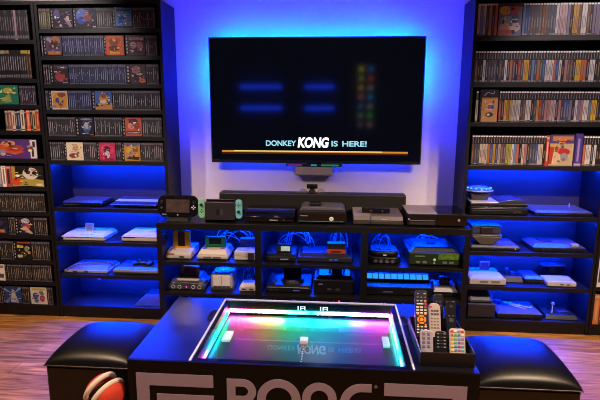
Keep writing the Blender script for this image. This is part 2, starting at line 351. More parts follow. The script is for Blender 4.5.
SHN = ['top', 'second', 'third', 'fourth', 'fifth', 'sixth', 'seventh', 'eighth', 'ninth', 'tenth', 'bottom']
def covers_row(shelf, z, seq, h=.124, bk='disc-case bookcase', y=-.27, firstlab=None):
    """seq of ('s', px0, px1, tone) runs and ('c', pxstrip, pxcover, pxend, art) covers, outer side to TV side"""
    last = None
    for it in seq:
        if it[0] == 's':
            if last: lab = '%s dark-spined disc case on the TV side of the '+last+' cover, '+shelf+' shelf'
            else: lab = '%s dark-spined disc case from the outer post, '+shelf+' shelf of the '+bk
            if it[3] == 'sand': lab = lab.replace('dark-spined', 'pale-spined')
            jewels(it[1], it[2], z, lab, it[3], h, group='disc cases on the '+shelf+' shelf of the '+bk, y=y)
        else:
            xs = [xat(p, z+.06, y) for p in it[1:4]]
            faceout(it[4], 'disc case turned face-out with %s cover, %s shelf of the %s' % (it[4], shelf, bk), xs[0], xs[1], xs[2], z, h, y=y)
            last = it[4]
covers_row('top', ZA[0], [('s', 33.8, 50.5, 'sand'), ('c', 51, 53, 72.8, 'violet swirl'), ('c', 73.5, 75.7, 96.3, 'blue moon'), ('s', 96.6, 112.3, 'dark'), ('c', 112.7, 115, 132.2, 'sky blue'), ('s', 132.5, 155, 'plum')])
covers_row('second', ZA[1], [('s', 36.8, 43.6, 'dark'), ('c', 43.8, 45.8, 62, 'purple and orange'), ('s', 62.3, 103.7, 'blue'), ('c', 104, 105.8, 124.2, 'orange emblem'), ('c', 125.5, 128.3, 145, 'dusty pink'), ('s', 145.3, 157, 'plum')])
covers_row('third', ZA[2], [('s', 39.6, 50.4, 'plum'), ('c', 50.7, 53, 68.8, 'red on black'), ('s', 69.2, 126, 'blue'), ('c', 126.3, 130.2, 146, 'dark plum'), ('s', 146.3, 158.8, 'plum')])
covers_row('fourth', ZA[3], [('s', 42.2, 49, 'dark'), ('c', 49.2, 51.8, 68, 'yellow and white'), ('s', 68.4, 91.4, 'blue'), ('c', 92, 95, 112.3, 'blue and tan'), ('s', 112.7, 160.4, 'dark')])
covers_row('fifth', ZA[4], [('s', 44.8, 75.6, 'dark'), ('c', 76, 79, 94, 'midnight blue'), ('s', 94.4, 122.2, 'dark'), ('c', 122.5, 125.2, 142, 'tangerine'), ('s', 142.4, 162, 'dark')])
covers_row('sixth', ZA[5], [('s', 47.5, 64.4, 'dark'), ('c', 64.7, 66.7, 83.4, 'cream'), ('s', 83.8, 97.2, 'dark'), ('c', 97.6, 99.2, 115.6, 'magenta'), ('s', 116, 121.9, 'dark'), ('c', 122.2, 124.3, 140.4, 'gold crowd'), ('s', 140.8, 163.4, 'dark')])

# corner bookcase (runs are counted from its post, towards the picture edge)
BK = 'edge bookcase'
YB = -.27
def b_run(shelf, z, p0, p1, tone='warm', h=.126, after=None):
    lab = ('%s black-spined disc case outward from the post, '+shelf+' shelf of the '+BK) if not after else \
          ('%s black-spined disc case outward from the '+after+' cover, '+shelf+' shelf of the '+BK).replace('outward from', 'beyond')
    jewels(p0, p1, z, lab, tone, h, group='disc cases on the '+shelf+' shelf of the '+BK, y=YB, rev=True)
def b_cover(shelf, z, a, b, c, artname, h=.126, d=.014, kind='jewel_case', what='disc case turned face-out'):
    xs = [xat(p, z+.06, YB) for p in (a, b, c)]
    return faceout(artname, '%s with %s cover, %s shelf of the %s' % (what, artname, shelf, BK), xs[0], xs[1], xs[2], z, h, y=YB, d=d, kind=kind)
_tm = {}
def tall_mesh(base, hi, h, w, top=None, full=False):
    k = (base, hi, h, w, top, full)
    if k in _tm: return _tm[k]
    mb = MB().box(-w, w, 0, .13, 0, h, M(base, .35))
    if full: mb.fq(-w+.0006, w-.0006, h*.02, h*.98, -.0002, CM(full))
    mb.fq(-.002, .002, h*.3, h*.78, -.0004, CM(hi)); mb.fq(-w+.002, w-.002, h*.05, h*.15, -.0004, CM('6f6a6c'))
    if top: mb.fq(-w+.0006, w-.0006, h*.88, h*.99, -.0004, CM(top))
    _tm[k] = mb.mesh('case'); return _tm[k]
def b_tall(shelf, z, p1, n, w, h, pal, name='game_case'):
    """tall cases counted from the post outward; pal(i) -> (label look, mesh args)"""
    x = xat(p1, z+.08, YB)
    for i in range(n):
        look, args = pal(i)
        o = bpy.data.objects.new(name, tall_mesh(*args, h=h, w=w-.0003) if False else tall_mesh(args[0], args[1], h, w-.0003, args[2], args[3])); COL.objects.link(o)
        o.location = (x-w*(2*i+1), YB+random.uniform(-.001, .001), z+.0008)
        tag(o, '%s tall game case, %s outward from post, %s shelf of %s' % (look, ordn(i+1), shelf, BK), 'game case', 'tall cases on the %s shelf of the %s' % (shelf, BK))
b_tall('top', ZB[0], 28.6, 14, .0079, .182, lambda i: ('pale pink spined', ('6e5a62', 'b79aa6', 'a08a92', '947c88')) if i in (5, 6) and i == 5 else (('dark grey spined', ('1c1a1c', '6f6a6c', None, False)) if i % 3 else ('charcoal spined', ('28252a', '8a8488', '4c484c', False))))
b_tall('second', ZB[1], 31.2, 14, .0079, .18, lambda i: ('brown spined yellow-topped', ('2a1c14', '8a6a4a', 'c2a83a', '4a3220')) if i < 2 else (('black spined yellow-topped', ('17151a', '9a9498', 'b8a23e', False)) if i < 4 else (('black spined orange-topped', ('17151a', '9a9498', ['9a8a6a', 'a8683c', '8aa06a'][i % 3], False)) if i > 8 else ('black spined white-lettered', ('151318', 'a39da2', None, False)))))
b_cover('third', ZB[2], -4, -4, 18.6, 'green leaf', .128, .03, 'game_box', 'wide game box')
b_run('third', ZB[2], 19.4, 36, 'plum', .124)
BOOKS = [('red lettered', '8f2a20', 'd8a45a'), ('gold', 'a07c3a', '3a2a1a'), ('black', '1c1a1a', '9a9490'), ('bright orange', 'c2481c', 'e6b48a'), ('plain black', '141315', '6a6668'),
         ('cream', 'b3a48c', '6a5a4a'), ('navy', '23263a', '8f96b4'), ('dark slate', '25252b', 'a6a2a6'), ('pale cream', 'b8a690', '8a3a2c'), ('russet', '7a4434', 'c9ab90'), ('olive brown', '4f4636', 'b0a68c')]
x = xat(39.6, ZB[3]+.06, YB)
for i, (nm, base, txt) in enumerate(BOOKS):
    w = [.0115, .0105, .008, .0125, .006, .013, .0095, .008, .0105, .012, .010][i]; h = [.142, .133, .136, .135, .128, .136, .132, .128, .13, .134, .132][i]
    o = bpy.data.objects.new('game_box', MB().box(-w, w, 0, .12, 0, h, M(base, .5)).fq(-w*.35, w*.35, h*.25, h*.8, -.0004, CM(txt)).fq(-w+.001, w-.001, h*.03, h*.09, -.0004, CM(txt)).fq(-w+.001, w-.001, h*.9, h*.97, -.0004, CM('c9c2b8')).mesh('case'))
    COL.objects.link(o); o.location = (x-w-.0004, YB, ZB[3]+.0008); x -= 2*w+.0012
    tag(o, 'narrow %s spined box, %s outward from the post, fourth shelf of the %s' % (nm, ordn(i+1), BK), 'game box', 'coloured boxes on the fourth shelf')
b_cover('fifth', ZB[4], -6, -6, 37.4, 'purple and red', .133, .035, 'game_box', 'wide game box')
b_cover('sixth', ZB[5], 12, 12, 43.8, 'ink face', .142, .035, 'game_box', 'wide game box')
x = xat(11.6, ZB[5]+.06, YB)
for i, (nm, base, txt, w) in enumerate([('brick red', '8a3a30', '3a2a30', .019), ('off-white', 'c9bfb2', '8a8078', .013), ('grey', '6a666a', 'b0a8a8', .012)]):
    o = bpy.data.objects.new('game_box', MB().box(-w, w, 0, .12, 0, .14, M(base, .5)).fq(-w*.5, w*.4, .02, .12, -.0004, CM(txt)).fq(-w+.002, w-.002, .125, .136, -.0004, CM('b8b0a4')).mesh('case'))
    COL.objects.link(o); o.location = (x-w-.0005, YB, ZB[5]+.0008); x -= 2*w+.0012
    tag(o, '%s spined game box beyond the ink face cover, sixth shelf of the %s' % (nm, BK), 'game box')
b_run('seventh', ZB[6], 0, 45, 'warm', .13)
b_run('eighth', ZB[7], 34, 47.6, 'warm'); b_cover('eighth', ZB[7], 15.7, 18, 33.7, 'white plume'); b_run('eighth', ZB[7], 8.6, 15.4, 'warm', after='white plume'); b_cover('eighth', ZB[7], -8, -8, 8.2, 'night orange')
b_run('ninth', ZB[8], 31.8, 50.2, 'warm', .136); b_cover('ninth', ZB[8], 14, 16.2, 31.5, 'black and yellow', .136); b_run('ninth', ZB[8], 0, 13.7, 'warm', .136, after='black and yellow')
b_run('tenth', ZB[9], 5.4, 51.8, 'warm', .122)
tag(MB().box(-.03, .03, 0, .12, 0, .12, M('c9c0b4', .5)).fq(-.02, .022, .02, .05, -.0004, CM('5a5450')).fq(-.024, .024, .09, .11, -.0004, CM('8a8078')).build('game_box', loc=(xat(5, ZB[9]+.06, YB)-.032, YB, ZB[9]+.0008)),
    'white game box at the end of the tenth shelf of the edge bookcase', 'game box')
b_run('bottom', ZB[10], 47.6, 53, 'warm', .13); b_cover('bottom', ZB[10], 30, 30.9, 47.3, 'white comic', .13); b_run('bottom', ZB[10], 22.3, 29.7, 'warm', .13, after='white comic'); b_cover('bottom', ZB[10], 3.2, 4.6, 22, 'starburst blue', .13); b_run('bottom', ZB[10], -3, 2.9, 'warm', .13, after='starburst blue')

# DVD cases
PAL = {'cream': 'bdb0a2', 'white': 'c9c4c4', 'sky-blue': '5b7fb0', 'blue': '34508f', 'black': '17151a', 'charcoal': '29262b', 'gold': 'b58a30', 'yellow': 'd0a41c', 'plum': '4a3450',
       'orange': 'b5592c', 'red': 'a13030', 'brown': '6e4a38', 'pink': 'a8707c', 'slate': '43465a', 'green': '3f5a48', 'lime': 'a3a23a', 'teal': '3a6d8a', 'mauve': '77698a', 'pale pink': 'b39a9e'}
_dm = {}
def dvd_mesh(c, v, full):
    k = (c, v, full)
    if k in _dm: return _dm[k]
    w, h = .00765, .186; mb = MB().box(-w, w, 0, .132, 0, h, M('100f12', .45, spec=.3)); r = random.Random(v*17+len(c))
    col = CM(PAL[c]); dark = CM('141217')
    mb.fq(-w+.0007, w-.0007, .004, h-.002, -.0002, dark)
    t = .178 if full else .134
    mb.fq(-w+.0007, w-.0007, .006, t, -.0004, col)
    light = c in ('cream', 'white', 'gold', 'yellow', 'lime', 'pale pink')
    tc = CM(['7a6f72', '8a5a5e', '6a708c'][v % 3] if light else ['857d7d', '8a7550', '6c7690'][v % 3])
    a = r.uniform(.03, .05); b = r.uniform(.09, .122)
    mb.fq(-.0024, .0024, a, b, -.0006, tc)
    mb.fq(-w+.001, w-.001, .0075, .014, -.0006, CM(['8a8488', '4a454a', 'a09a9c'][v % 3]))
    mb.fq(-w+.0018, w-.0018, .176, .1845, -.0006, CM('fffafa'))
    if not full: mb.fq(-.0036, -.0006, .14, .172, -.0006, CM('8d8890'))
    _dm[k] = mb.mesh('case'); return _dm[k]
DEF = ['black', 'charcoal', 'black', 'plum', 'slate', 'black', 'charcoal', 'brown', 'black', 'slate']
YR = -.27
def dvds(shelf, z, px0, px1, cols, full=False, start=1):
    x0, x1 = xat(px0, z+.09, YR), xat(px1, z+.09, YR); x0, x1 = max(x0, RX0+.0193), min(x1, RX1-.0193); n = max(1, int((x1-x0)/.0157)); p = (x1-x0)/n
    for i in range(n):
        xc = x0+p*(i+.5)
        px = px0+(px1-px0)*(i+.5)/n
        c = None
        for a, b, name in cols:
            if a <= px <= b: c = name
        if c is None: c = random.choice(DEF)
        o = bpy.data.objects.new('dvd_case', dvd_mesh(c, random.randrange(4), full)); COL.objects.link(o)
        o.location = (xc, YR+random.uniform(-.0015, .0015), z+.0008)
        tag(o, '%s-spined DVD case, %s from the TV end of the %s DVD shelf' % (c.replace(' ', '-'), ordn(start+i), shelf), 'DVD case', 'DVD cases on the %s DVD shelf' % shelf)
    return start+n
def dvd_cover(shelf, z, a, b, c, artname, h, extra='', d=.018, y=YR):
    xs = [xat(p, z+.09, y) for p in (a, b, c)]
    return faceout(artname, 'DVD case turned face-out with %s cover, %s DVD shelf' % (artname, shelf), xs[0], xs[1], xs[2], z, h, y=y, d=d, kind='dvd_case', hinge='2a2026')
n = dvds('top', ZR[0], 476.3, 497.5, [(476, 479, 'cream'), (479, 481.6, 'sky-blue'), (481.6, 484.6, 'cream'), (484.6, 488, 'slate'), (488, 490.5, 'gold'), (490.5, 493, 'plum'), (493, 496, 'orange')], True)
dvd_cover('top', ZR[0], 498.3, 498.3, 521.8, 'harvest party', .188)
dvds('top', ZR[0], 522.4, 604, [(523, 526, 'sky-blue'), (526, 532, 'blue'), (532, 535, 'brown'), (535, 538, 'slate'), (546, 548, 'brown'), (548, 556, 'slate'), (557, 559, 'white'), (560, 567.5, 'pale pink'), (567.5, 571, 'mauve'), (573, 578, 'gold'), (581, 586, 'white'), (594, 600, 'mauve')], True, n+1)
dvds('second', ZR[1], 474.8, 603, [(474.8, 476.5, 'brown'), (482.5, 486, 'white'), (503.5, 508.6, 'white'), (509, 512, 'orange'), (517.5, 520, 'red'), (524.5, 528.5, 'yellow'), (533, 535.5, 'sky-blue'), (537, 540.5, 'orange'), (541, 543.5, 'green'), (543.5, 546, 'blue'), (546, 553, 'white'), (553, 556, 'orange'), (556, 559, 'blue'), (559, 563, 'white'), (564, 567, 'pink'), (567, 572, 'brown'), (577, 581, 'yellow'), (582, 586, 'orange'), (590, 594, 'white')])
n = dvds('third', ZR[2], 475.2, 478.2, [(474, 479, 'cream')])
n = dvds('third', ZR[2], 498.6, 602, [(498, 500.5, 'red'), (500.5, 503, 'charcoal'), (503, 506.5, 'yellow'), (506.5, 508.5, 'orange'), (508.5, 511, 'lime'), (511, 519, 'cream'), (519, 521.5, 'white'), (525.5, 531.5, 'white'), (533, 535, 'mauve'), (537, 540, 'gold'), (540, 543, 'red'), (546, 549, 'pink'), (549, 556.5, 'pale pink'), (558, 560.5, 'pink'), (565, 570, 'blue'), (570, 573, 'mauve'), (573.5, 576.5, 'white'), (578, 581, 'mauve'), (581, 584, 'pink'), (584, 588, 'white'), (588, 590.5, 'teal'), (590.5, 597, 'yellow')], False, 3)
dvds('bottom', ZR[3], 471.6, 545.5, [(470, 473, 'brown'), (473, 475.5, 'sky-blue'), (475.5, 478, 'slate'), (480, 488, 'cream'), (488, 490.5, 'orange'), (490.5, 493.5, 'blue'), (493.5, 496.5, 'gold'), (498, 501.5, 'pale pink'), (501.5, 504, 'brown'), (506.5, 512, 'lime'), (512, 514, 'white'), (514, 516.5, 'sky-blue'), (516.5, 520, 'orange'), (521, 524, 'cream'), (525, 528, 'pink'), (531, 534, 'slate'), (534, 537, 'blue'), (538.5, 543.5, 'cream')])
tag(MB().box(-.0095, .0095, 0, .132, 0, .188, M('97291f', .4)).fq(-.004, .004, .03, .15, -.0005, CM('d2b8a8')).fq(-.008, .008, .165, .18, -.0005, CM('c0b8b4')).build('dvd_case', loc=(xat(547.3, 1.2, YR), YR, ZR[3]+.0008)), 'red-spined thick DVD case beside the big red lips cover, bottom DVD shelf', 'DVD case')
dvd_cover('bottom', ZR[3], 549.2, 549.2, 573.4, 'big red lips', .196, d=.03)
tag(MB().box(-.0235, .0235, 0, .14, 0, .2, M('33246e', .4)).fq(-.006, .006, .03, .17, -.0005, CM('9a86c0')).fq(-.02, .02, .005, .018, -.0005, CM('b8a8b0')).fq(-.021, -.016, .02, .19, -.0005, CM('241850')).build('game_box', loc=(xat(578.2, 1.2, YR), YR, ZR[3]+.0008)), 'thick purple game box beside the big red lips cover, bottom DVD shelf', 'game box')
dvds('bottom', ZR[3], 582.6, 601.5, [(582, 585, 'orange'), (586, 591, 'white'), (593, 596, 'white')], False, 34)
# clear clamshell with a paper label on the third DVD shelf
xa, xb = xat(479.2, ZR[2]+.09, -.268), xat(497.6, ZR[2]+.09, -.268); cc = (xa+xb)/2
t = thing('clamshell_case', 'clear plastic clamshell with tan paper label, TV end of the third DVD shelf', 'game case', (cc, -.274, ZR[2]+.0008))
w = (xb-xa)/2
MB().box(-w, w, 0, .05, 0, .196, M('2b2a30', .1)).build('shell', t, .003)
art(MB(), ARTS['manila label']+busy('manila label', 8), -w+.012, w-.002, .002, .148, -.0012).build('label_print', t)
b = MB().fq(-w+.001, -w+.0115, .02, .13, -.001, CM('1a1518'))
for k in range(4): b.fq(-w+.004, -w+.008, .03+k*.025, .045+k*.025, -.0013, CM('6a4a4a'))
b.build('side_print', t)
MB().tube(smoothpath([(-.03, -.001, .158), (-.01, -.002, .178), (.02, -.002, .17), (.03, -.001, .188)]), .002, M('8f8d96', .2)).build('hang_tab', t)

# sliver of cases in the next bookcase
x = 1.6765
for i, (nm, base, h, w) in enumerate([('amber', 'a8602c', .2, .018), ('dark brown', '4a2a1c', .19, .012), ('copper', '9a5030', .2, .016), ('tan', 'a07848', .19, .014)]):
    o = tag(MB().box(-w, w, 0, .13, 0, h, M(base, .35)).fq(-w*.4, w*.4, .03, h-.04, -.0005, CM('d2a070')).fq(-w+.002, w-.002, h-.02, h-.008, -.0005, CM('c2b4a4')).build('dvd_case', loc=(x+w, -.272, .0758)), '%s spined case, %s from the post, bottom of the bookcase sliver' % (nm, ordn(i+1)), 'DVD case', 'warm cases in the bookcase sliver')
    x += 2*w+.001
x = 1.6765
for i, (nm, base, h, w) in enumerate([('white', 'b8b4b0', .2, .013), ('grey', '77747a', .19, .012), ('pale grey', 'a8a4a4', .2, .014), ('black', '1c1a1e', .19, .012)]):
    o = tag(MB().box(-w, w, 0, .13, 0, h, M(base, .35)).fq(-w*.4, w*.4, .03, h-.04, -.0005, CM('3a3438')).fq(-w+.002, w-.002, h-.02, h-.008, -.0005, CM('8a4a40')).build('dvd_case', loc=(x+w, -.272, .3308)), '%s spined case, %s from the post, second-lowest shelf of the bookcase sliver' % (nm, ordn(i+1)), 'DVD case', 'pale cases in the bookcase sliver')
    x += 2*w+.001

# ------------------------------------------------------------------ media unit
MX0, MX1, MY0, MY1, MZ = -1.1035, .795, -.543, -.02, .760
mu = thing('media_unit', 'wide low black media unit with six blue-lit cubbies under the TV', 'media unit', ((MX0+MX1)/2, MY0, 0))
mc = (MX0+MX1)/2; hw = (MX1-MX0)/2; dd = MY1-MY0
MB().box(-hw, hw, 0, dd, MZ-.04, MZ, BLK).build('top_panel', mu, .002)
MB().box(-hw, -hw+.032, .001, dd, 0, MZ-.04, BLK).build('side_panel', mu, .001)
MB().box(hw-.034, hw, .001, dd, 0, MZ-.04, BLK).build('side_panel', mu, .001)
D1, D2 = -.472-mc, .175-mc
for d in (D1, D2): MB().box(d-.02, d+.02, .001, dd-.012, .09, MZ-.04, BLK).build('divider', mu, .001)
MB().box(-hw+.032, hw-.034, dd-.012, dd, .05, MZ-.04, BACK).build('back_panel', mu)
MB().box(-hw+.032, hw-.034, .02, .035, 0, .09, BLK).build('kick_plate', mu)
ZM1, ZM2, ZM3 = .512, .309, .095
for a, b in ((-hw+.032, D1-.02), (D1+.02, D2-.02), (D2+.02, hw-.034)):
    for z in (ZM1, ZM2, ZM3): MB().box(a, b, .001, dd-.012, z-.02, z, BLK).build('shelf', mu, .001)
    for z in (MZ-.04, ZM1-.02, ZM2-.02):
        MB().box(a+.05, b-.05, .33, .34, z-.006, z-.0005, EM(LEDB, 480)).build('led_strip', mu)

# ------------------------------------------------------------------ TV
TX0, TX1, TZ0, TZ1 = -.858, .556, 1.086, 1.910
tv = thing('television', 'large flat television on the wall with blue light glowing around it', 'TV', ((TX0+TX1)/2, -.092, TZ0))
tw = (TX1-TX0)/2; th = TZ1-TZ0
MB().box(-tw, tw, .004, .02, 0, th, M('0b0b0d', .4)).build('housing', tv, .004)
def screenmat():
    m = bpy.data.materials.new('screen'); m.use_nodes = True; b = m.node_tree.nodes['Principled BSDF']
    b.inputs['Base Color'].default_value = (.002, .002, .004, 1); b.inputs['Roughness'].default_value = .07
    b.inputs['Emission Color'].default_value = (.03, .04, .09, 1); b.inputs['Emission Strength'].default_value = .05
    return m
scr = MB().box(-tw+.008, tw-.008, .001, .004, .018, th-.008, screenmat()).build('screen', tv)
bz = MB()
bz.box(-tw, tw, 0, .006, 0, .0175, M('0b0b0d', .4)); bz.box(-tw, tw, 0, .006, th-.0075, th, M('0b0b0d', .4))
bz.box(-tw, -tw+.0075, 0, .006, .0175, th-.0075, M('0b0b0d', .4)); bz.box(tw-.0075, tw, 0, .006, .0175, th-.0075, M('0b0b0d', .4)); bz.build('bezel', tv, .001)
st = MB()
tvc = (TX0+TX1)/2
st.fq(-.785-tvc, .47-tvc, 1.158-TZ0, 1.170-TZ0, .0005, EM('c8802a', 1.1)); st.fq(-.70-tvc, .30-tvc, 1.164-TZ0, 1.170-TZ0, .0004, EM('f0d27a', 1.2))
st.fq(-.785-tvc, .47-tvc, 1.147-TZ0, 1.155-TZ0, .0005, EM('5a2410', .8))
st.build('stage_picture', scr)
CY = EM('9adcf0', 1.1); WH = EM('ffffff', 1.6)
rx = (PI/2, 0, 0)
text_mesh('title_lettering', 'DONKEY', .05, CY, scr, (-.484-tvc, .0005, 1.203-TZ0), rx, 0, .0003, .205, .0012)
text_mesh('title_lettering', 'KONG', .09, WH, scr, (-.268-tvc, .0004, 1.196-TZ0), rx, .15, .0003, .21, .0035)
text_mesh('title_lettering', 'IS', .05, CY, scr, (-.042-tvc, .0005, 1.203-TZ0), rx, 0, .0003, .042, .0012)
text_mesh('title_lettering', 'HERE!', .05, CY, scr, (.03-tvc, .0005, 1.203-TZ0), rx, 0, .0003, .163, .0012)
led = MB()
E1 = EM((.0, .0145, 1.0), 2300)
led.box(-tw+.05, tw-.05, .021, .029, th-.052, th-.046, E1); led.box(-tw+.046, -tw+.052, .021, .029, .40, th-.05, E1); led.box(tw-.052, tw-.046, .021, .029, .40, th-.05, E1)
led.box(-tw+.05, tw-.05, .021, .029, .014, .02, EM((.0, .05, 1.0), 22))
led.build('led_strip', tv)
MB().box(-.3, .3, .02, .09, .25, .55, BLKM).build('wall_bracket', tv)
sb = thing('sensor_bar', 'slim black sensor bar with painted pink and green reflections under the television', 'sensor bar', (-.156, -.088, 1.052))
MB().box(-.19, .19, 0, .03, 0, .018, BLKM).build('housing', sb, .004, loc=(0, 0, .012))
MB().box(-.18, -.08, -.001, .004, .016, .026, EM('a03a9a', .5)).build('light', sb)  # these glowing patches stand for colours the bar only reflects
MB().box(.05, .17, -.001, .004, .016, .026, EM('1aa86a', .6)).build('light', sb)
MB().box(-.02, .02, -.001, .004, .016, .026, EM('18c0d8', .6)).build('light', sb)
MB().box(-.13, .13, .002, .085, -.05, .011, M('a8a0b0', .5)).build('shadow_block', sb, .01)  # block tinted to pass for the bar's shadow on the wall
MB().box(-.05, .05, .012, .02, .029, .036, BLKM).build('clip', sb)

# soundbar and camera
so = thing('soundbar', 'long dark grey soundbar standing behind the consoles on the media unit', 'soundbar', (-.165, -.2, MZ))
MB().box(-.622, .622, 0, .1, .012, .135, M('17151a', .55, noise=.1, nscale=300)).build('cabinet', so, .008)
MB().box(-.605, .605, -.003, .002, .02, .122, M('131115', .8, bump=.4, nscale=600)).build('grille', so)
for s in (-.5, .5): MB().box(s-.05, s+.05, .02, .08, 0, .012, BLKM).build('foot', so)
cm = thing('tv_camera', 'small black camera on a clear stand on top of the soundbar', 'camera', (-.162, -.18, MZ+.1355))
MB().box(-.036, .036, 0, .03, .03, .058, BLKM).build('head', cm, .004)
MB().cyl((0, .004, .044), 'y', .011, -.008, BLKG, 16).build('lens', cm)
MB().frus((-.03, .03, -.002, .03, 0), (-.012, .012, .006, .024, .03), BLKM).build('neck', cm, .002)
glass_clear = M('d8d8e8', .1); glass_clear.node_tree.nodes['Principled BSDF'].inputs['Transmission Weight'].default_value = .9
b = MB()
for s in (-.06, .06): b.prism([(s+.03*math.cos(t*PI/10), .03*math.sin(t*PI/10)) for t in range(11)], 'y', .01, .016, glass_clear)
b.build('stand_fin', cm)

# ------------------------------------------------------------------ consoles
def con(label, x0, x1, yf, z, cat='game console', name='game_console', group=None, rz=0):
    t = thing(name, label, cat, ((x0+x1)/2, yf, z+.0008), group, rz)
    return t, (x1-x0)/2
def feet(t, w, d, h=.004):
    for sx in (-1, 1):
        for y in (.03, d-.03): MB().cyl((sx*(w-.03), y, 0), 'z', .009, h, CABLEB, 10).build('foot', t)
def ports(t, xs, z, r=.008, mat=None, y=0., ring=None):
    for x in xs:
        b = MB().cyl((x, y-.003, z), 'y', r, .006, mat or CABLEB, 14)
        if ring: b.tube([(x+(r+.002)*math.cos(k*PI/6), y-.002, z+(r+.002)*math.sin(k*PI/6)) for k in range(12)], .0018, ring, 5, True)
        b.build('controller_port', t)
def slotports(t, xs, z, w=.02, h=.009, mat=None, y=0.):
    for x in xs: MB().box(x-w/2, x+w/2, y-.002, y+.003, z-h/2, z+h/2, mat or CABLEB).build('controller_port', t, .001)
def buttons(t, pts, r, h, mat, n=12, name='button'):
    for p in pts: MB().cyl(p, 'z', r, h, mat, n).build(name, t)
def cart(t, x0, x1, y0, y1, z0, z1, shell, lab=None, name='cartridge', lz=(.25, .85), lx=.12, parts=True):
    """a cartridge standing in its slot, label on its front"""
    o = MB().box(x0, x1, y0, y1, z0, z1, shell).build(name, t, .003)
    b = MB()
    for k in range(3): b.box(x0+.003, x1-.003, y0-.0008, y0+.001, z0+.004+k*.005, z0+.0065+k*.005, shell)
    b.build('grip_rib', o)
    if lab:
        h = z1-z0
        MB().fq(x0+(x1-x0)*lx, x1-(x1-x0)*lx, z0+h*lz[0], z0+h*lz[1], y0-.0012, lab).build('label_print', o)
    return o
Z0 = MZ
# --- on top of the media unit
t, w = con('black handheld console with painted-reflection screen, at the media unit end beside disc cases', -1.11, -.852, -.505, Z0, 'handheld console', 'handheld_console')
MB().frus((-.07, .07, .0, .09, 0), (-.06, .06, .03, .07, .03), BLKM).build('cradle', t, .003)
b = MB().prism(rrect(-w, w, 0, .134, .045, 8), 'y', 0, .022, M('0f0f11', .2)).build('body', t, .004, True, loc=(0, .012, .026), rot=(-.16, 0, 0))
MB().fq(-.078, .078, .024, .112, -.0008, M('1a181c', .07)).build('screen', b)
b2 = MB(); b2.fq(-.0735, .0735, .028, .108, -.0011, M('4a3e3e', .12, noise=.35, nscale=18)); b2.build('display', b)  # reflection in the screen painted as a mottled warm grey
for sx in (-1, 1):
    MB().cyl((sx*.102, -.008, .092), 'y', .012, .01, BLKM, 16).build('joystick', b)
MB().box(-.11, -.094, -.003, .001, .054, .059, DGREY).box(-.1045, -.0995, -.003, .001, .0485, .0645, DGREY).build('dpad', b)
for dx, dz in ((.012, 0), (-.012, 0), (0, .012), (0, -.012)): MB().cyl((.1+dx*.8, -.003, .06+dz*.8), 'y', .0042, .004, M('c9c7c9', .4), 10).build('button', b)
MB().cyl((0, -.002, .013), 'y', .005, .003, M('c0bdc0', .4), 10).build('home_button', b)
MB().fq(-.1, -.07, .012, .018, -.001, M('8a888c', .4)).build('mark_print', b)

t, w = con('dark docked console with mint green and teal side controllers, second from the disc-case end', -.848, -.572, -.5, Z0, 'game console', 'docked_console')
dk = MB().box(-.094, .094, -.012, .0, 0, .128, M('25252c', .4)).box(-.094, .094, .02, .04, 0, .128, M('25252c', .4)).box(-.094, .094, -.012, .04, 0, .02, M('25252c', .4)).build('dock', t, .003)
lg = MB()
lg.prism(rrect(-.022, -.003, .045, .085, .008), 'y', -.0135, -.0125, M('15151a', .3)); lg.prism(rrect(.003, .022, .045, .085, .008), 'y', -.0135, -.0125, M('3a3a44', .3)); lg.build('logo_print', dk)
MB().box(-.087, .087, .004, .016, .026, .142, M('0a0a0c', .2)).build('tablet', t, .002)
for sx, mat, nm in ((-1, M('7fc8a0', .45), 'side_controller'), (1, M('6cc0c8', .45), 'side_controller')):
    pts = rrect(.0, .042, 0, .118, .018, 6) if sx > 0 else rrect(-.042, 0, 0, .118, .018, 6)
    c = MB().prism([(p[0]+sx*.0945, p[1]+.024) for p in pts], 'y', -.004, .018, mat).build(nm, t, .003, True)
    c['label'] = 'mint green side controller' if sx < 0 else 'teal side controller'
    cx = sx*.1155; jz = .108 if sx < 0 else .068; bz_ = .068 if sx < 0 else .108
    MB().cyl((cx, -.014, jz), 'y', .0095, .012, CABLEB, 14).build('joystick', c)
    for dx, dz in ((.0085, 0), (-.0085, 0), (0, .0085), (0, -.0085)): MB().cyl((cx+dx, -.0065, bz_+dz), 'y', .0037, .004, CABLEB, 10).build('button', c)

t, w = con('wide glossy black console with curved top, between docked console and white-marked console', -.562, -.252, -.5, Z0)
MB().box(-w+.004, w-.004, .01, .27, .004, .035, BLKG).build('lower_body', t, .005)
MB().prism([(.0, .03), (-.006, .036), (.01, .052), (.06, .066), (.14, .071), (.26, .06), (.27, .03)], 'x', -w, w, BLKG).build('upper_body', t, .004, True)
MB().box(-w+.02, w-.03, .006, .012, .026, .029, CABLEB).build('disc_slot', t)
MB().fq(.0, .05, .014, .02, .009, M('9a9aa4', .3)).fq(.03, .055, .04, .046, .001, M('9a9aa4', .3)).build('mark_print', t)
MB().cyl((.09, .004, .02), 'y', .004, .006, SILVER, 10).build('power_button', t)
feet(t, w, .27)

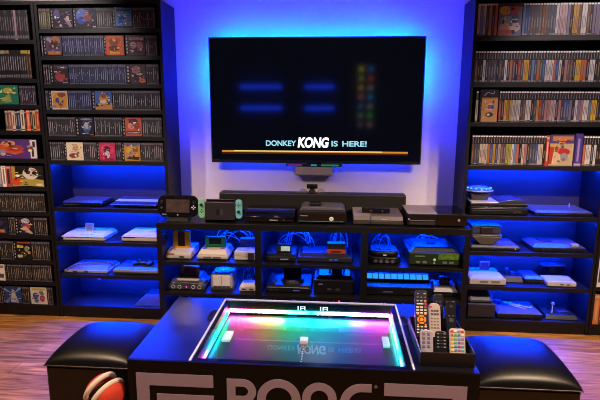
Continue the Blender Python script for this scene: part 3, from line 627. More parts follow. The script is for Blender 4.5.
t, w = con('glossy black console with round white front emblem and pale top parts', -.236, .066, -.5, Z0)
MB().box(-w, w, 0, .25, .006, .074, BLKG).build('body', t, .008)
MB().prism([(-w+.01, .0), (w-.01, .0), (w-.03, .016), (-w+.03, .02)], 'y', .06, .24, M('55535a', .4)).build('top_cover', t, .003, loc=(0, 0, .074))
MB().box(-.1, -.03, .07, .16, .0745, .1, BLKM).build('rear_unit', t, .004, loc=(.02, .02, .012))
MB().cyl((.058, -.004, .034), 'y', .013, .006, M('d8d6d8', .3), 20).build('emblem', t)
b = MB(); b.box(-.011, .011, -.0048, -.004, -.0015, .0015, M('5c9a6a', .4)); b.build('emblem_print', t, loc=(.058, 0, .034), rot=(0, PI/4, 0))
b = MB(); b.box(-.011, .011, -.0047, -.0041, -.0015, .0015, M('5c9a6a', .4)); b.build('emblem_print', t, loc=(.058, 0, .034), rot=(0, -PI/4, 0))
MB().box(-w+.01, w-.02, -.0015, .002, .016, .019, M('2a8a7a', .25)).build('disc_tray_line', t)
MB().fq(-w+.02, -w+.065, .048, .054, -.001, M('6a7890', .3)).build('mark_print', t)
feet(t, w, .25, .0065)

t, w = con('slim two-tone grey console with slanted ribbed front beside the soundbar end', .106, .402, -.5, Z0)
MB().prism([(.012, .004), (.0, .026), (.28, .026), (.27, .004)], 'x', -w, w, M('5d5656', .45)).build('lower_body', t, .002)
MB().prism([(-.002, .03), (.012, .054), (.28, .054), (.285, .03)], 'x', -w, w, M('5d5656', .35)).build('upper_body', t, .002)
MB().box(-w+.006, w-.006, .01, .27, .0255, .0305, CABLEB).build('waist_gap', t)
MB().box(-w+.0, -.045, .013, .278, .0545, .0555, M('8b8482', .3)).build('matte_top', t)
MB().box(-.046, -.043, -.003, .02, .006, .054, CABLEB).build('split_line', t)
MB().fq(.02, .05, .036, .04, .0005, M('b0a8a4', .4)).build('mark_print', t)
feet(t, w, .28)
t, w = con('long black sensor bar lying on the slim two-tone grey console', .16, .33, -.42, Z0+.0555, 'sensor bar', 'depth_sensor')
MB().box(-w, w, 0, .05, .004, .032, BLKG).build('housing', t, .004)
MB().box(-.03, .03, .005, .045, 0, .004, BLKM).build('base', t)
for x in (-.03, .04): MB().cyl((x, -.001, .018), 'y', .006, .003, M('4a4550', .2), 12).build('lens', t)

t, w = con('big boxy black console, half grey-topped, at the DVD end of the media unit', .424, .776, -.515, Z0)
MB().box(-w, w, .002, .27, .008, .078, BLKM).build('body', t, .003)
MB().box(-w+.002, .0, .004, .268, .0785, .0805, M('9a9092', .5)).build('matte_top', t)
v = MB()
for k in range(22): v.box(-w+.008+k*.0076, -w+.012+k*.0076, .03, .25, .0803, .0812, M('857b7d', .5))
v.build('vent_rib', t)
MB().box(.001, w-.002, .004, .268, .0785, .0805, M('0d0d10', .08)).build('gloss_top', t)
MB().box(.001, w-.002, -.001, .003, .012, .076, BLKG).build('gloss_front', t)
MB().box(-w+.015, -.012, -.001, .004, .036, .041, M('8f8b88', .25, metal=.6)).build('disc_slot', t)
MB().box(-w+.015, -.012, -.0006, .004, .014, .03, M('2d2d31', .3)).build('lower_front', t)
MB().cyl((w-.05, -.002, .045), 'y', .008, .004, M('8d8d95', .3), 16).build('power_emblem', t)
MB().cyl((-w+.01, -.001, .046), 'y', .003, .003, M('e8e8e8', .3), 8).build('eject_button', t)
feet(t, w, .27, .0085)

# --- cubbies: upper row
t, w = con('white top-loading console with gold cartridge, upper cubby nearest the disc cases', -1.068, -.908, -.49, ZM1)
MB().frus((-w, w, 0, .19, .004), (-w, w, 0, .19, .028), M('a8a29e', .45)).build('lower_body', t, .004)
MB().prism([(.0, .028), (.01, .034), (.05, .05), (.19, .058), (.19, .028)], 'x', -w, w, M('b4aeaa', .45)).build('upper_body', t, .004, True)
MB().box(-w+.01, -.028, -.001, .003, .03, .036, RED).build('badge', t)
MB().frus((-.03, -.0, -.002, .03, .012), (-.03, -.0, .005, .03, .03), CABLEB).build('front_panel', t, .002, loc=(.035, -.002, 0))
buttons(t, [(-.055, .045, .05), (-.035, .045, .05)], .005, .003, RED)
cart(t, -.056, .056, .075, .095, .053, .165, GOLD, M('1e1a18', .5), lz=(.1, .96), lx=.3)
feet(t, w, .19)
t, w = con('rounded white console with green cartridge, middle of the upper cubby nearest the disc cases', -.872, -.672, -.49, ZM1)
MB().box(-w, w, .0, .2, .004, .03, M('aea8a6', .45)).build('lower_body', t, .008)
MB().frus((-w+.004, w-.004, .006, .196, .03), (-w+.02, w-.02, .03, .19, .06), M('b6b0ae', .45)).build('upper_body', t, .006)
slotports(t, [-.03, .03], .014, .05, .014, M('55535a', .5))
MB().box(-.07, -.045, .04, .06, .058, .066, M('5c54a0', .4)).build('power_switch', t, .002, rot=(0, 0, 0))
MB().box(.045, .07, .04, .06, .058, .066, M('5c54a0', .4)).build('reset_switch', t, .002)
cart(t, -.066, .066, .09, .108, .06, .128, GREEN, M('18323c', .4), lz=(.28, .85), lx=.2)
feet(t, w, .2)
t, w = con('small white grey console with blue-lit lid beside the cubby divider', -.632, -.5, -.485, ZM1)
MB().box(-w, w, 0, .11, .004, .026, M('a8a4a2', .45)).build('lower_body', t, .003)
MB().box(-w, w, 0, .11, .029, .056, M('aeaaa8', .45)).build('upper_body', t, .003)
MB().box(-w+.004, w-.004, .004, .106, .026, .029, CABLEB).build('waist_gap', t)
MB().box(.02, .06, -.0015, .002, .006, .05, M('2a2a2e', .4)).build('front_panel', t)
slotports(t, [.032, .05], .014, .012, .01)
MB().box(-w+.01, .01, .02, .1, .056, .059, M('a9a5a6', .45)).build('cartridge_door', t, .001)
t, w = con('pale boxed adapter standing behind the small white grey console', -.63, -.51, -.32, ZM1, 'power adapter', 'power_adapter')
MB().box(-w, w, 0, .06, 0, .095, M('8f94a4', .5)).build('case', t, .004); MB().box(-.02, .02, -.002, .003, .03, .06, M('c0c4d0', .5)).build('label_print', t)

t, w = con('low dark console with white-fronted cartridge, middle upper cubby', -.436, -.245, -.49, ZM1)
MB().box(-w, w, 0, .2, .004, .03, BLKM).build('lower_body', t, .003)
MB().prism([(.0, .03), (.02, .044), (.2, .05), (.2, .03)], 'x', -w+.004, w-.004, BLKM).build('upper_body', t, .003)
ports(t, [-.06, -.03], .016, .008)
MB().fq(.0, .05, .014, .02, -.001, M('7f8ad0', .3)).build('mark_print', t)
c = cart(t, -.03, .062, .05, .075, .045, .098, BLKM, M('a6d0d8', .4), lz=(.2, .8), lx=.06)
MB().box(-.03, -.002, .0485, .0505, .056, .09, M('1a1a22', .4)).build('label_edge', c)
t, w = con('wide flat dark console with red-fronted cartridge, middle upper cubby', -.236, .105, -.485, ZM1)
MB().box(-w, w, 0, .22, .004, .034, M('1d1e28', .35)).build('lower_body', t, .004)
MB().frus((-w+.01, w-.01, .01, .21, .034), (-w+.03, w-.03, .04, .2, .05), M('1d1e28', .35)).build('upper_body', t, .003)
MB().fq(.03, .05, .016, .024, -.001, M('4a5ae0', .3)).fq(.06, .08, .016, .024, -.001, M('4a5ae0', .3)).build('mark_print', t)
slotports(t, [-.12, -.09], .018)
o = MB().box(.012, .128, .03, .1, .05, .076, M('97302a', .45)).box(.014, .126, .036, .1, .076, .112, M('151519', .4)).build('cartridge', t, .002)
MB().fq(.04, .1, .056, .07, .029, M('4a1814', .4)).build('label_print', o)
feet(t, w, .22)

t, w = con('rounded black console with four front ports, upper cubby nearest the DVD cases', .2, .402, -.49, ZM1)
MB().prism(rrect(-w, w, 0, .2, .05, 6), 'z', .004, .045, BLKM).build('lower_body', t, .006, True)
MB().prism(rrect(-w+.012, w-.012, .012, .19, .05, 6), 'z', .045, .078, BLKM).build('upper_body', t, .01, True)
ports(t, [-.055, -.02, .015, .05], .022, .0085, M('44424e', .4), ring=M('3a3a48', .4))
MB().cyl((0, .1, .078), 'z', .05, .004, M('202028', .3), 24).build('disc_lid', t)
MB().fq(-.008, .012, .052, .06, .0095, M('b8b8d0', .3)).build('mark_print', t)
t, w = con('bulky black console with green glow painted along its front, upper cubby nearest the DVD cases', .446, .757, -.495, ZM1)
MB().box(-w, w, 0, .3, .004, .085, M('15171a', .4)).build('body', t, .006)
MB().frus((-w+.015, w-.015, .02, .29, .085), (-w+.05, w-.05, .06, .26, .105), M('3c3e42', .35)).build('raised_lid', t, .004)  # lid lightened over the black body to look lit from above
MB().cyl((.0, .15, .104), 'z', .032, .004, M('20262a', .25), 24).build('lid_disc', t)
fr = MB().box(-w+.004, w-.004, -.004, .002, .01, .08, M('1c2a18', .35)).build('front_panel', t, .002)
MB().box(.02, w-.012, -.006, -.003, .044, .078, M('4a6a20', .3, noise=.5, nscale=60)).build('disc_tray', t)  # green light put into the tray and front panel colours
MB().cyl((-.002, -.008, .042), 'y', .008, .005, M('b9c0b8', .3), 14).build('power_button', t)
MB().cyl((-.002, -.008, .02), 'y', .005, .005, M('9aa09a', .3), 14).build('eject_button', t)
slotports(t, [-.1, -.06, .06, .1], .024, .026, .014, M('58605c', .4), -.005)
MB().fq(-.12, -.06, .058, .066, -.0055, M('5a6a50', .4)).build('mark_print', t)
ring = EM((.05, .35, .02), .5); MB().tube([(-.002+.0105*math.cos(k*PI/8), -.006, .042+.0105*math.sin(k*PI/8)) for k in range(16)], .001, ring, 5, True).build('power_ring', t)
feet(t, w, .3)

# --- cubbies: lower row
t, w = con('charcoal curved console with brown-fronted cartridge and four white-ringed ports', -1.066, -.822, -.49, ZM2)
MB().prism([(-w, .01), (-w+.02, .0), (-.03, .0), (0, .004), (.03, .0), (w-.02, .0), (w, .01), (w, .03), (w-.05, .044), (.0, .05), (-w+.05, .044), (-w, .03)], 'y', .0, .19, M('303038', .4)).build('body', t, .004, True)
MB().frus((-.09, .09, .03, .19, .045), (-.07, .07, .05, .18, .072), M('3a3a44', .4)).build('upper_body', t, .006)  # upper shell lightened so it reads as lit from above
for sx in (-1, 1): MB().ell((sx*.085, .06, .036), .034, .06, .022, M('3a3a44', .4)).build('shoulder', t, 0, True)
ports(t, [-.085, -.045, .045, .085], .02, .009, M('2e2e34', .4), ring=M('c9c6c4', .4))
MB().cyl((.0, -.003, .02), 'y', .004, .004, EM((1, .05, .2), 3), 10).build('power_light', t)
cart(t, -.06, .06, .09, .112, .068, .128, M('d8944c', .45), M('6a4028', .45), lz=(.2, .85), lx=.18)
buttons(t, [(-.045, .06, .072), (.045, .06, .072)], .008, .008, M('1a1a20', .4))

t, w = con('cube-shaped grey console with round blue-lit lid, lower cubby behind the table', -.79, -.644, -.485, ZM2)
MB().box(-w, w, 0, .15, .0, .016, M('232028', .45)).build('base_plate', t, .002)
MB().box(-w+.004, w-.004, .004, .146, .016, .108, M('8d8a92', .45)).build('body', t, .005)
MB().box(-.056, .056, -.001, .006, .03, .1, M('c0bec4', .4)).build('front_panel', t, .002)
MB().box(-.001, .001, -.002, .006, .03, .1, M('6a676e', .4)).build('panel_gap', t)
MB().cyl((0, .075, .108), 'z', .06, .006, M('6a6e86', .35), 28).build('disc_lid', t)
MB().cyl((0, .075, .114), 'z', .026, .002, M('24263a', .25), 24).build('lid_window', t)
slotports(t, [-.042, -.015, .015, .042], .022, .02, .01, M('3a2f3a', .4), .003)
t, w = con('small white console block, lower cubby beside the first divider', -.604, -.498, -.485, ZM2)
MB().box(-w, w, 0, .1, .003, .03, M('bcb8b8', .45)).build('lower_body', t, .003)
MB().frus((-w+.003, w-.003, .003, .097, .03), (-w+.012, w-.012, .02, .09, .046), M('c8c5c5', .45)).build('upper_body', t, .003)
MB().box(-.03, .03, .03, .06, .046, .05, M('6a72a0', .45)).build('slot_cover', t, .001); slotports(t, [-.025, .025], .014, .026, .01)

t, w = con('black console with tall cartridge and round dial, middle lower cubby', -.432, -.15, -.49, ZM2)
MB().box(-w, w, 0, .2, .004, .036, BLKM).build('lower_body', t, .004)
MB().prism([(.0, .036), (.015, .046), (.2, .06), (.2, .036)], 'x', -w+.003, w-.003, BLKM).build('upper_body', t, .003)
MB().box(-w+.01, w-.01, -.0015, .001, .034, .037, M('8a8a90', .4)).build('trim_line', t)
b = MB().prism([(.0+.075*math.cos(k*PI/14), .11+.075*math.sin(k*PI/14)) for k in range(28)], 'z', .045, .066, M('3a3a42', .3)); b.build('round_deck', t, .002, True, loc=(.02, 0, 0))  # deck paler than the body, its top light put into the colour
MB().tube([(.02+.07*math.cos(k*PI/14), .11+.07*math.sin(k*PI/14), .067) for k in range(28)], .002, M('5a5a66', .3), 5, True).build('deck_ring', t)
cart(t, -.04, .075, .11, .135, .064, .16, BLKM, M('23232e', .4), lz=(.35, .75), lx=.14)
MB().box(-.1, -.088, .05, .075, .05, .062, M('9aa0a8', .4)).build('volume_slider', t)
MB().fq(.03, .07, .014, .02, -.001, M('5a70e0', .3)).build('mark_print', t); slotports(t, [-.11, -.075], .018, .024, .012)
t, w = con('deep black box console with blocky attachment on top, middle lower cubby', -.13, .125, -.485, ZM2)
MB().box(-w, w, 0, .2, .004, .09, BLKM).build('body', t, .004)
MB().frus((-w+.01, w-.01, .02, .19, .09), (-w+.03, w-.03, .05, .18, .106), M('202028', .35)).build('raised_top', t, .003)
a = MB().box(-.02, .05, .1, .14, .106, .15, M('4a4e6a', .45)).build('attachment', t, .003)
for sx in (-.03, .06): MB().box(sx-.006, sx+.006, .1, .13, .106, .16, M('7a5a6a', .4)).build('prong', a)
slotports(t, [-.03, .02], .03, .026, .012, M('303040', .4)); MB().fq(-.1, -.07, .06, .066, -.001, M('6a6a80', .3)).build('mark_print', t)

t, w = con('flat black console with a glowing row of cyan segments along its top, DVD-end lower cubby', .198, .602, -.48, ZM2)
MB().box(-w, w, 0, .25, .004, .055, BLKM).build('body', t, .004)
MB().prism([(.1, .055), (.135, .098), (.15, .098), (.2, .055)], 'x', -w+.002, w-.002, M('1a1c26', .3)).build('sloped_top', t, .002)
for k in range(10):
    a = -w+.004+k*.0398; z0, z1 = .07, .096
    MB().prism([(.1+.035*(z0-.055)/.043-.002, z0), (.1+.035*(z1-.055)/.043-.002, z1), (.1+.035*(z1-.055)/.043+.001, z1), (.1+.035*(z0-.055)/.043+.001, z0)], 'x', a, a+.035, EM((.03, .34, 1.0), 1.1)).build('light_segment', t)
MB().fq(-.1, -.04, .02, .028, -.001, M('3a4a8a', .3)).build('mark_print', t); slotports(t, [.08, .12], .026)
t, w = con('small framed display card standing behind the cyan-lit console', .33, .44, -.215, ZM2, 'display card', 'display_card')
MB().box(-w, w, 0, .006, 0, .142, M('7a86b0', .4)).build('card', t, .002); MB().box(-w, w, -.004, .03, 0, .01, BLKM).build('stand', t)
MB().fq(-w+.008, w-.008, .085, .135, -.0008, M('3a4066', .4)).build('card_print', t)
t, w = con('silver and black console with chunky cartridge, DVD-end lower cubby', .61, .757, -.47, ZM2)
MB().box(-w, w, 0, .17, .003, .03, BLKM).build('lower_body', t, .003)
MB().frus((-w, w, 0, .17, .03), (-w+.01, w-.01, .01, .165, .05), M('9a9aa6', .3, metal=.5)).build('upper_body', t, .003)
MB().box(-w, w, -.001, .002, .03, .034, M('c0bcbc', .3)).build('trim_line', t)
cart(t, -.03, .032, .04, .08, .05, .11, BLKM, M('2a3050', .4), lz=(.35, .75))
MB().box(-.04, .042, .03, .09, .048, .062, M('55556a', .4)).build('slot_collar', t, .002)
for x in (-.055, .055): MB().box(x-.009, x+.009, .03, .12, .05, .068, M('8a90b8', .3)).build('stick_well', t, .002)
# bottom cubbies
t, w = con('small black box with pale outlined front, bottom cubby behind the table edge', -.375, -.262, -.49, ZM3)
MB().box(-w, w, 0, .15, 0, .19, BLKM).build('body', t, .003)
fr = MB(); fr.box(-w+.002, w-.002, -.002, .001, .184, .188, LGREY); fr.box(-w+.002, w-.002, -.002, .001, .16, .164, LGREY); fr.box(-w+.002, -w+.006, -.002, .001, .16, .188, LGREY); fr.box(w-.006, w-.002, -.002, .001, .16, .188, LGREY); fr.build('front_frame', t)
t, w = con('black switch box with a red light, bottom cubby behind the table edge', -.16, .1, -.49, ZM3, 'switch box', 'switch_box')
MB().box(-w, w, 0, .15, 0, .19, BLKM).build('case', t, .003)
MB().cyl((.058, -.002, .17), 'y', .0055, .004, EM((1, .06, .03), 4), 12).build('red_light', t)
MB().cyl((.028, -.002, .172), 'y', .004, .004, M('7a8a5a', .4), 12).build('button', t)
slotports(t, [-.08, -.05, -.02], .17, .018, .01, M('3a3a50', .4)); MB().box(-w+.02, -.1, -.002, .001, .16, .165, M('4a6ae0', .3)).build('mark_print', t)

# --- disc-case bookcase, lit bays; black consoles' tops lightened to look lit
t, w = con('slim black console with shiny blue-lit lid, first lit bay under the disc cases', -1.875, -1.58, -.25, ZLOW[0])
MB().box(-w, w, 0, .2, .004, .028, BLKG).build('body', t, .008)
MB().prism([(.01, .028), (.03, .036), (.19, .04), (.2, .028)], 'x', -w+.01, w-.01, M('2e2e38', .3)).build('lid', t, .003)
buttons(t, [(x, .05, .034) for x in (.0, .03, .06, .09, .118)], .005, .003, M('8a90c0', .3))
MB().box(-.12, -.02, -.001, .002, .013, .016, DGREY).build('disc_slot', t)
t, w = con('broad black console with painted reflection band across its top, first lit bay nearest the TV', -1.528, -1.205, -.25, ZLOW[0])
MB().box(-w+.02, w-.01, .02, .22, .003, .02, M('26242a', .4)).build('lower_body', t, .003)
MB().prism([(-.004, .018), (-.004, .024), (.22, .042), (.22, .018)], 'x', -w, w, M('26262e', .3)).build('upper_body', t, .003)
MB().add([(-w+.006, .075, .0312), (w-.006, .075, .0312), (w-.006, .135, .0362), (-w+.006, .135, .0362)], [(0, 1, 2, 3)], M('8f93a0', .35)).build('reflection_band', t)  # stripe of reflected light painted across the top
MB().box(-w+.06, w-.05, .017, .02, .007, .014, M('6a6668', .4)).build('front_trim', t)
t, w = con('large beige console with a small translucent cartridge on its lid, second lit bay', -1.888, -1.578, -.255, ZLOW[1])
MB().box(-w+.012, w-.002, .006, .21, .003, .026, BEIGE).build('lower_body', t, .003)
MB().frus((-w, w, -.004, .215, .027), (-w+.02, w-.03, .05, .21, .044), BEIGE).build('upper_body', t, .004)
MB().box(-w+.014, w-.006, .004, .008, .025, .028, M('6a625a', .5)).build('waist_gap', t)
buttons(t, [(x, .03, .036) for x in (-.02, .02, .05)], .006, .004, M('a09a90', .5))
o = MB().box(-.03, .028, .1, .118, .044, .1, M('8c96b8', .25)).build('cartridge', t, .004); MB().fq(-.022, .02, .055, .09, .099, M('6a74a0', .4)).build('label_print', o)
t, w = con('beige console with black vent slot and rounded lid, second lit bay nearest the TV', -1.462, -1.15, -.25, ZLOW[1])
MB().box(-w, w, 0, .2, .003, .04, BEIGE).build('lower_body', t, .008)
MB().frus((-w+.004, w-.004, .006, .2, .04), (-w+.03, w-.02, .03, .19, .056), BEIGE).build('upper_body', t, .006)
MB().box(-w+.012, -.06, -.001, .003, .026, .035, CABLEB).build('vent_slot', t); MB().box(-.06, w-.01, -.001, .003, .029, .033, M('4a443e', .5)).build('front_line', t)
MB().cyl((.0, .11, .056), 'z', .055, .003, M('a9a6b4', .4), 24).build('disc_lid', t)
t, w = con('flat grey console with a black cable lying over it, third lit bay', -1.886, -1.575, -.25, ZLOW[2])
MB().box(-w, w, 0, .2, .003, .022, M('86848a', .45)).build('lower_body', t, .003); MB().frus((-w+.003, w-.003, .003, .2, .022), (-w+.04, w-.02, .06, .19, .04), M('4a4a58', .4)).build('upper_body', t, .004)
slotports(t, [-.08, .0], .012, .03, .01)
t, w = con('grey and black console under a dark gamepad, third lit bay nearest the TV', -1.535, -1.215, -.25, ZLOW[2])
MB().box(-w, w, 0, .2, .003, .014, CABLEB).build('lower_body', t, .002); MB().box(-w, w, -.003, .2, .015, .034, M('7a7678', .45)).build('middle_body', t, .004); MB().frus((-w+.004, w-.004, .002, .198, .034), (-w+.02, w-.02, .03, .19, .044), M('30303e', .35)).build('upper_body', t, .003)
t, w = con('dark gamepad with two grips lying on the grey and black console', -1.43, -1.28, -.19, ZLOW[2]+.0448, 'gamepad', 'gamepad')
MB().prism(rrect(-.05, .05, .01, .07, .02, 5), 'z', .0, .024, BLKM).build('body', t, .005, True)
for sx in (-1, 1):
    MB().ell((sx*.052, .028, .015), .024, .04, .0148, BLKM).build('grip', t, 0, True); MB().cyl((sx*.026, .028, .024), 'z', .008, .012, DGREY, 12).build('joystick', t)
t, w = con('small red and black game card leaning at the TV end of the third lit bay', -1.2, -1.135, -.262, ZLOW[2], 'game card', 'game_card')
MB().box(-w, w, 0, .012, 0, .07, M('141418', .4)).build('card', t, .002); MB().fq(-w+.006, w-.006, .045, .062, -.0008, RED).fq(-w+.006, w-.01, .03, .04, -.0008, M('c9c4c4', .4)).build('card_print', t)
t, w = con('dark sloping console wedge in the lowest lit bay nearest the TV', -1.4, -1.13, -.255, ZLOW[3])
MB().frus((-w, w, 0, .2, .003), (-w+.06, w, .08, .2, .06), M('20222c', .35)).build('body', t, .004)
MB().box(.02, .11, .1, .17, .06, .075, M('3a4050', .4)).build('cartridge_slot', t, .002); MB().cyl((.01, .04, .03), 'z', .005, .006, RED, 10).build('power_light', t); slotports(t, [-.06, -.02], .012)
t, w = con('dangling pale cable plug hanging at the back of the lowest lit bay', -1.745, -1.7, -.1, .21, 'cable', 'hanging_plug')
MB().tube(smoothpath([(0, .02, .078), (.004, .01, .06), (.0, .0, .045)]), .003, CABLEB).build('cord', t); MB().box(-.012, .012, -.008, .008, .01, .05, M('8a92b8', .4)).build('plug', t, .002, rot=(0, .3, 0)); MB().box(-.004, .034, -.006, .006, .036, .052, M('8a92b8', .4)).build('plug_head', t, .002)

# --- DVD bookcase, lit bays; dark consoles' tops lightened and blued to look lit
t, w = con('big glossy black console at the bottom of the stack, first bay under the DVDs', .85, 1.225, -.25, ZLOW[0])
MB().prism(rrect(-w, w, 0, .22, .02, 4), 'z', .003, .044, BLKM).build('body', t, .004, True); MB().box(-w+.02, w-.05, -.001, .003, .026, .03, DGREY).build('disc_slot', t); slotports(t, [.1, .13], .016)
MB().prism(rrect(-w+.01, w-.01, .01, .21, .02, 4), 'z', .044, .05, M('2a2a34', .3)).build('lid', t, .002, True)
t, w = con('low black console with a swooping glossy hump, middle of the stack under the DVDs', .86, 1.22, -.235, ZLOW[0]+.0505)
MB().box(-w, w, 0, .19, .002, .02, BLKM).build('lower_body', t, .003); MB().box(-w+.005, .0, .004, .185, .02, .03, M('9a98a4', .3)).build('side_plate', t, .004)
MB().prism([(-.02, .02), (.02, .036), (.08, .046), (.15, .044), (w-.004, .024), (w-.004, .02)], 'y', .005, .18, M('30303c', .25)).build('hump', t, .003, True)
t, w = con('domed saucer lamp with blue lights on top of the stack under the DVDs', .84, 1.03, -.215, ZLOW[0]+.0505+.0305, 'saucer toy', 'saucer_light')
MB().frus((-.05, .05, .04, .13, 0), (-.065, .065, .03, .14, .048), M('2a2824', .4)).build('pedestal', t, .003)
MB().ell((0, .085, .06), w, .085, .012, M('6a6a72', .3), 28, 8).build('saucer_rim', t, 0, True); MB().ell((0, .085, .06), w*.9, .077, .034, M('3a4a8a', .2), 28, 6, 0, 1).build('dome', t, 0, True)
for k in range(7):
    a = PI*(1.08+.84*k/6); MB().ell((w*.8*math.cos(a), .085+.068*math.sin(a), .078), .007, .007, .006, EM((.05, .4, 1), 2.0), 8, 5).build('bulb', t)
t, w = con('flat black console slab with blue-lit lid, alone at the far end of the first bay', 1.262, 1.618, -.25, ZLOW[0])
MB().box(-w, w, 0, .22, .003, .02, BLKM).build('lower_body', t, .002); MB().frus((-w, w, 0, .22, .021), (-w+.02, w-.02, .02, .215, .032), M('3a3a44', .35)).build('upper_body', t, .002); MB().box(-.12, .02, -.001, .003, .01, .013, DGREY).build('disc_slot', t); MB().cyl((.1, .16, .032), 'z', .004, .02, M('8a90b0', .4), 8).build('aerial', t)
t, w = con('flat dark console under a bulky black visor, second bay of the DVD bookcase', .878, 1.19, -.25, ZLOW[1])
MB().box(-w, w, 0, .22, .003, .018, BLKM).build('lower_body', t, .002); MB().frus((-w, w, 0, .22, .019), (-w+.01, w-.01, .01, .215, .03), M('3c3e4e', .35)).build('upper_body', t, .002); MB().cyl((w-.03, -.002, .012), 'y', .005, .004, LGREY, 10).build('button', t)
t, w = con('bulky black visor headset with rounded underside, second bay of the DVD bookcase', .886, 1.076, -.235, ZLOW[1]+.031, 'visor headset', 'visor_headset')
MB().prism([(-w, .07), (w, .07), (w, .05), (w-.04, .015), (.04, .0), (-.04, .0), (-w+.04, .015), (-w, .05)], 'y', 0, .12, M('3d3936', .4)).build('eyepiece', t, .006, True)
MB().box(-w, w, .02, .14, .071, .125, M('2a3050', .35)).build('upper_shell', t, .008); MB().box(-.04, .04, .012, .03, .073, .118, M('1a141c', .4)).build('face_opening', t, .004); MB().box(-w+.004, w-.004, -.002, .003, .052, .056, M('6f6a68', .4)).build('seam', t)
t, w = con('wide dark console with small grey square on top, far end of the second bay', 1.268, 1.6, -.25, ZLOW[1])
MB().box(-w, w, 0, .22, .003, .026, BLKM).build('lower_body', t, .003); MB().frus((-w, w, .0, .22, .027), (-w+.03, w-.03, .05, .21, .044), M('34343e', .35)).build('upper_body', t, .003)
MB().box(.085, .13, .02, .05, .032, .046, M('8d8a86', .4)).build('memory_card', t, .001); MB().cyl((-.04, .14, .044), 'z', .055, .005, M('22222e', .3), 24).build('disc_lid', t); ports(t, [-.1, -.06], .014, .007)
t, w = con('white console with two dark front ports and small framed card behind, third bay', .884, 1.118, -.255, ZLOW[2])
MB().frus((-w, w, 0, .22, .003), (-w, w, 0, .22, .042), M('a09a98', .45)).build('lower_body', t, .004); MB().frus((-w, w, 0, .22, .0425), (-w+.02, w-.025, .03, .21, .056), M('8e8c98', .45)).build('upper_body', t, .004)
for x in (-.025, .05): MB().box(x-.028, x+.028, -.001, .003, .014, .03, M('5a5a66', .5)).build('controller_port', t, .002)
t, w = con('small framed photo card standing on the white console, third bay', .985, 1.05, -.11, ZLOW[2]+.0573, 'display card', 'display_card')
MB().box(-w, w, 0, .008, 0, .06, M('6a78a8', .4)).build('frame', t, .002); MB().fq(-w+.008, w-.008, .012, .05, -.0008, M('1e2446', .4)).build('card_print', t)
t, w = con('black arcade stick with angled deck beside the white console, third bay', 1.124, 1.25, -.2, ZLOW[2], 'arcade stick', 'arcade_stick')
MB().frus((-w, w, 0, .16, .003), (-w+.005, w-.005, .02, .155, .04), BLKM).build('base', t, .003); MB().cyl((-.02, .09, .04), 'z', .005, .02, SILVER, 10).build('shaft', t); MB().ell((-.02, .09, .066), .014, .014, .014, M('2a3a7a', .3), 12, 8).build('ball_top', t, 0, True); buttons(t, [(.015, .08, .038), (.035, .09, .038), (.02, .11, .04)], .009, .006, M('3a4a8a', .35))
t, w = con('dark console with gamepad-like deck, middle of the third bay', 1.255, 1.372, -.2, ZLOW[2])
MB().box(-w, w, 0, .16, .003, .03, BLKM).build('lower_body', t, .003); MB().frus((-w, w, 0, .16, .03), (-w+.015, w-.015, .03, .15, .044), M('383a4a', .35)).build('upper_body', t, .002); MB().cyl((.05, -.002, .016), 'y', .004, .004, RED, 10).build('power_button', t); slotports(t, [-.03, .0], .014)
t, w = con('small flat white console with red side button, far end of the third bay', 1.382, 1.565, -.25, ZLOW[2])
MB().box(-w, w, 0, .13, .003, .03, M('a29a94', .45)).build('lower_body', t, .004); MB().frus((-w, w, 0, .13, .031), (-w+.012, w-.012, .015, .12, .038), M('918c90', .45)).build('upper_body', t, .003); slotports(t, [.0, .04], .016, .02, .008); MB().cyl((-w-.004, .04, .016), 'x', .006, .008, RED, 10).build('red_button', t)
t, w = con('thin dark console plate on a pedestal behind the flat white console', 1.4, 1.56, -.1, ZLOW[2])
MB().frus((-.03, .03, .01, .06, 0), (-.02, .02, .02, .05, .085), BLKM).build('pedestal', t, .002); MB().prism(rrect(-w, w, 0, .07, .02), 'z', .0855, .1, M('20263e', .3)).build('plate', t, .003, True); MB().cyl((0, .035, .1), 'z', .022, .003, M('3a4068', .3), 18).build('disc_lid', t)
t, w = con('bulky dark console box with rounded blue-lit top, lowest bay of the DVD bookcase', .884, 1.063, -.255, ZLOW[3])
MB().box(-w, w, 0, .22, .003, .095, M('1c1c22', .4)).build('lower_body', t, .006); MB().frus((-w, w, .01, .22, .1), (-w+.004, w-.03, .07, .22, .188), M('1c2036', .5)).build('hood', t, .02); MB().box(-w, w, -.002, .002, .094, .101, M('4a5070', .3)).build('trim_line', t)
t, w = con('long dark console slab with tangled cords on top, lowest bay of the DVD bookcase', 1.08, 1.372, -.25, ZLOW[3])
MB().box(-w, w, 0, .2, .003, .032, BLKM).build('lower_body', t, .003); MB().frus((-w, w, 0, .2, .033), (-w+.02, w-.03, .03, .19, .05), M('3a3c4c', .35)).build('upper_body', t, .003); MB().cyl((-.1, .15, .05), 'z', .025, .02, M('30365a', .3), 16).build('knob', t); slotports(t, [.03, .07], .016)
t, w = con('dark deck with an upright pale stick, far end of the lowest bay', 1.39, 1.6, -.25, ZLOW[3])
MB().frus((-w, w, 0, .2, .003), (-w+.01, w-.01, .02, .19, .03), BLKM).build('base', t, .003); MB().cyl((-.045, .05, .03), 'z', .003, .06, LGREY, 8).build('stick', t); MB().box(-.054, -.036, .041, .059, .088, .104, M('6a80c8', .3)).build('stick_top', t, .002); MB().box(.0, .07, .06, .14, .03, .036, M('22263e', .3)).build('cartridge_door', t, .001)

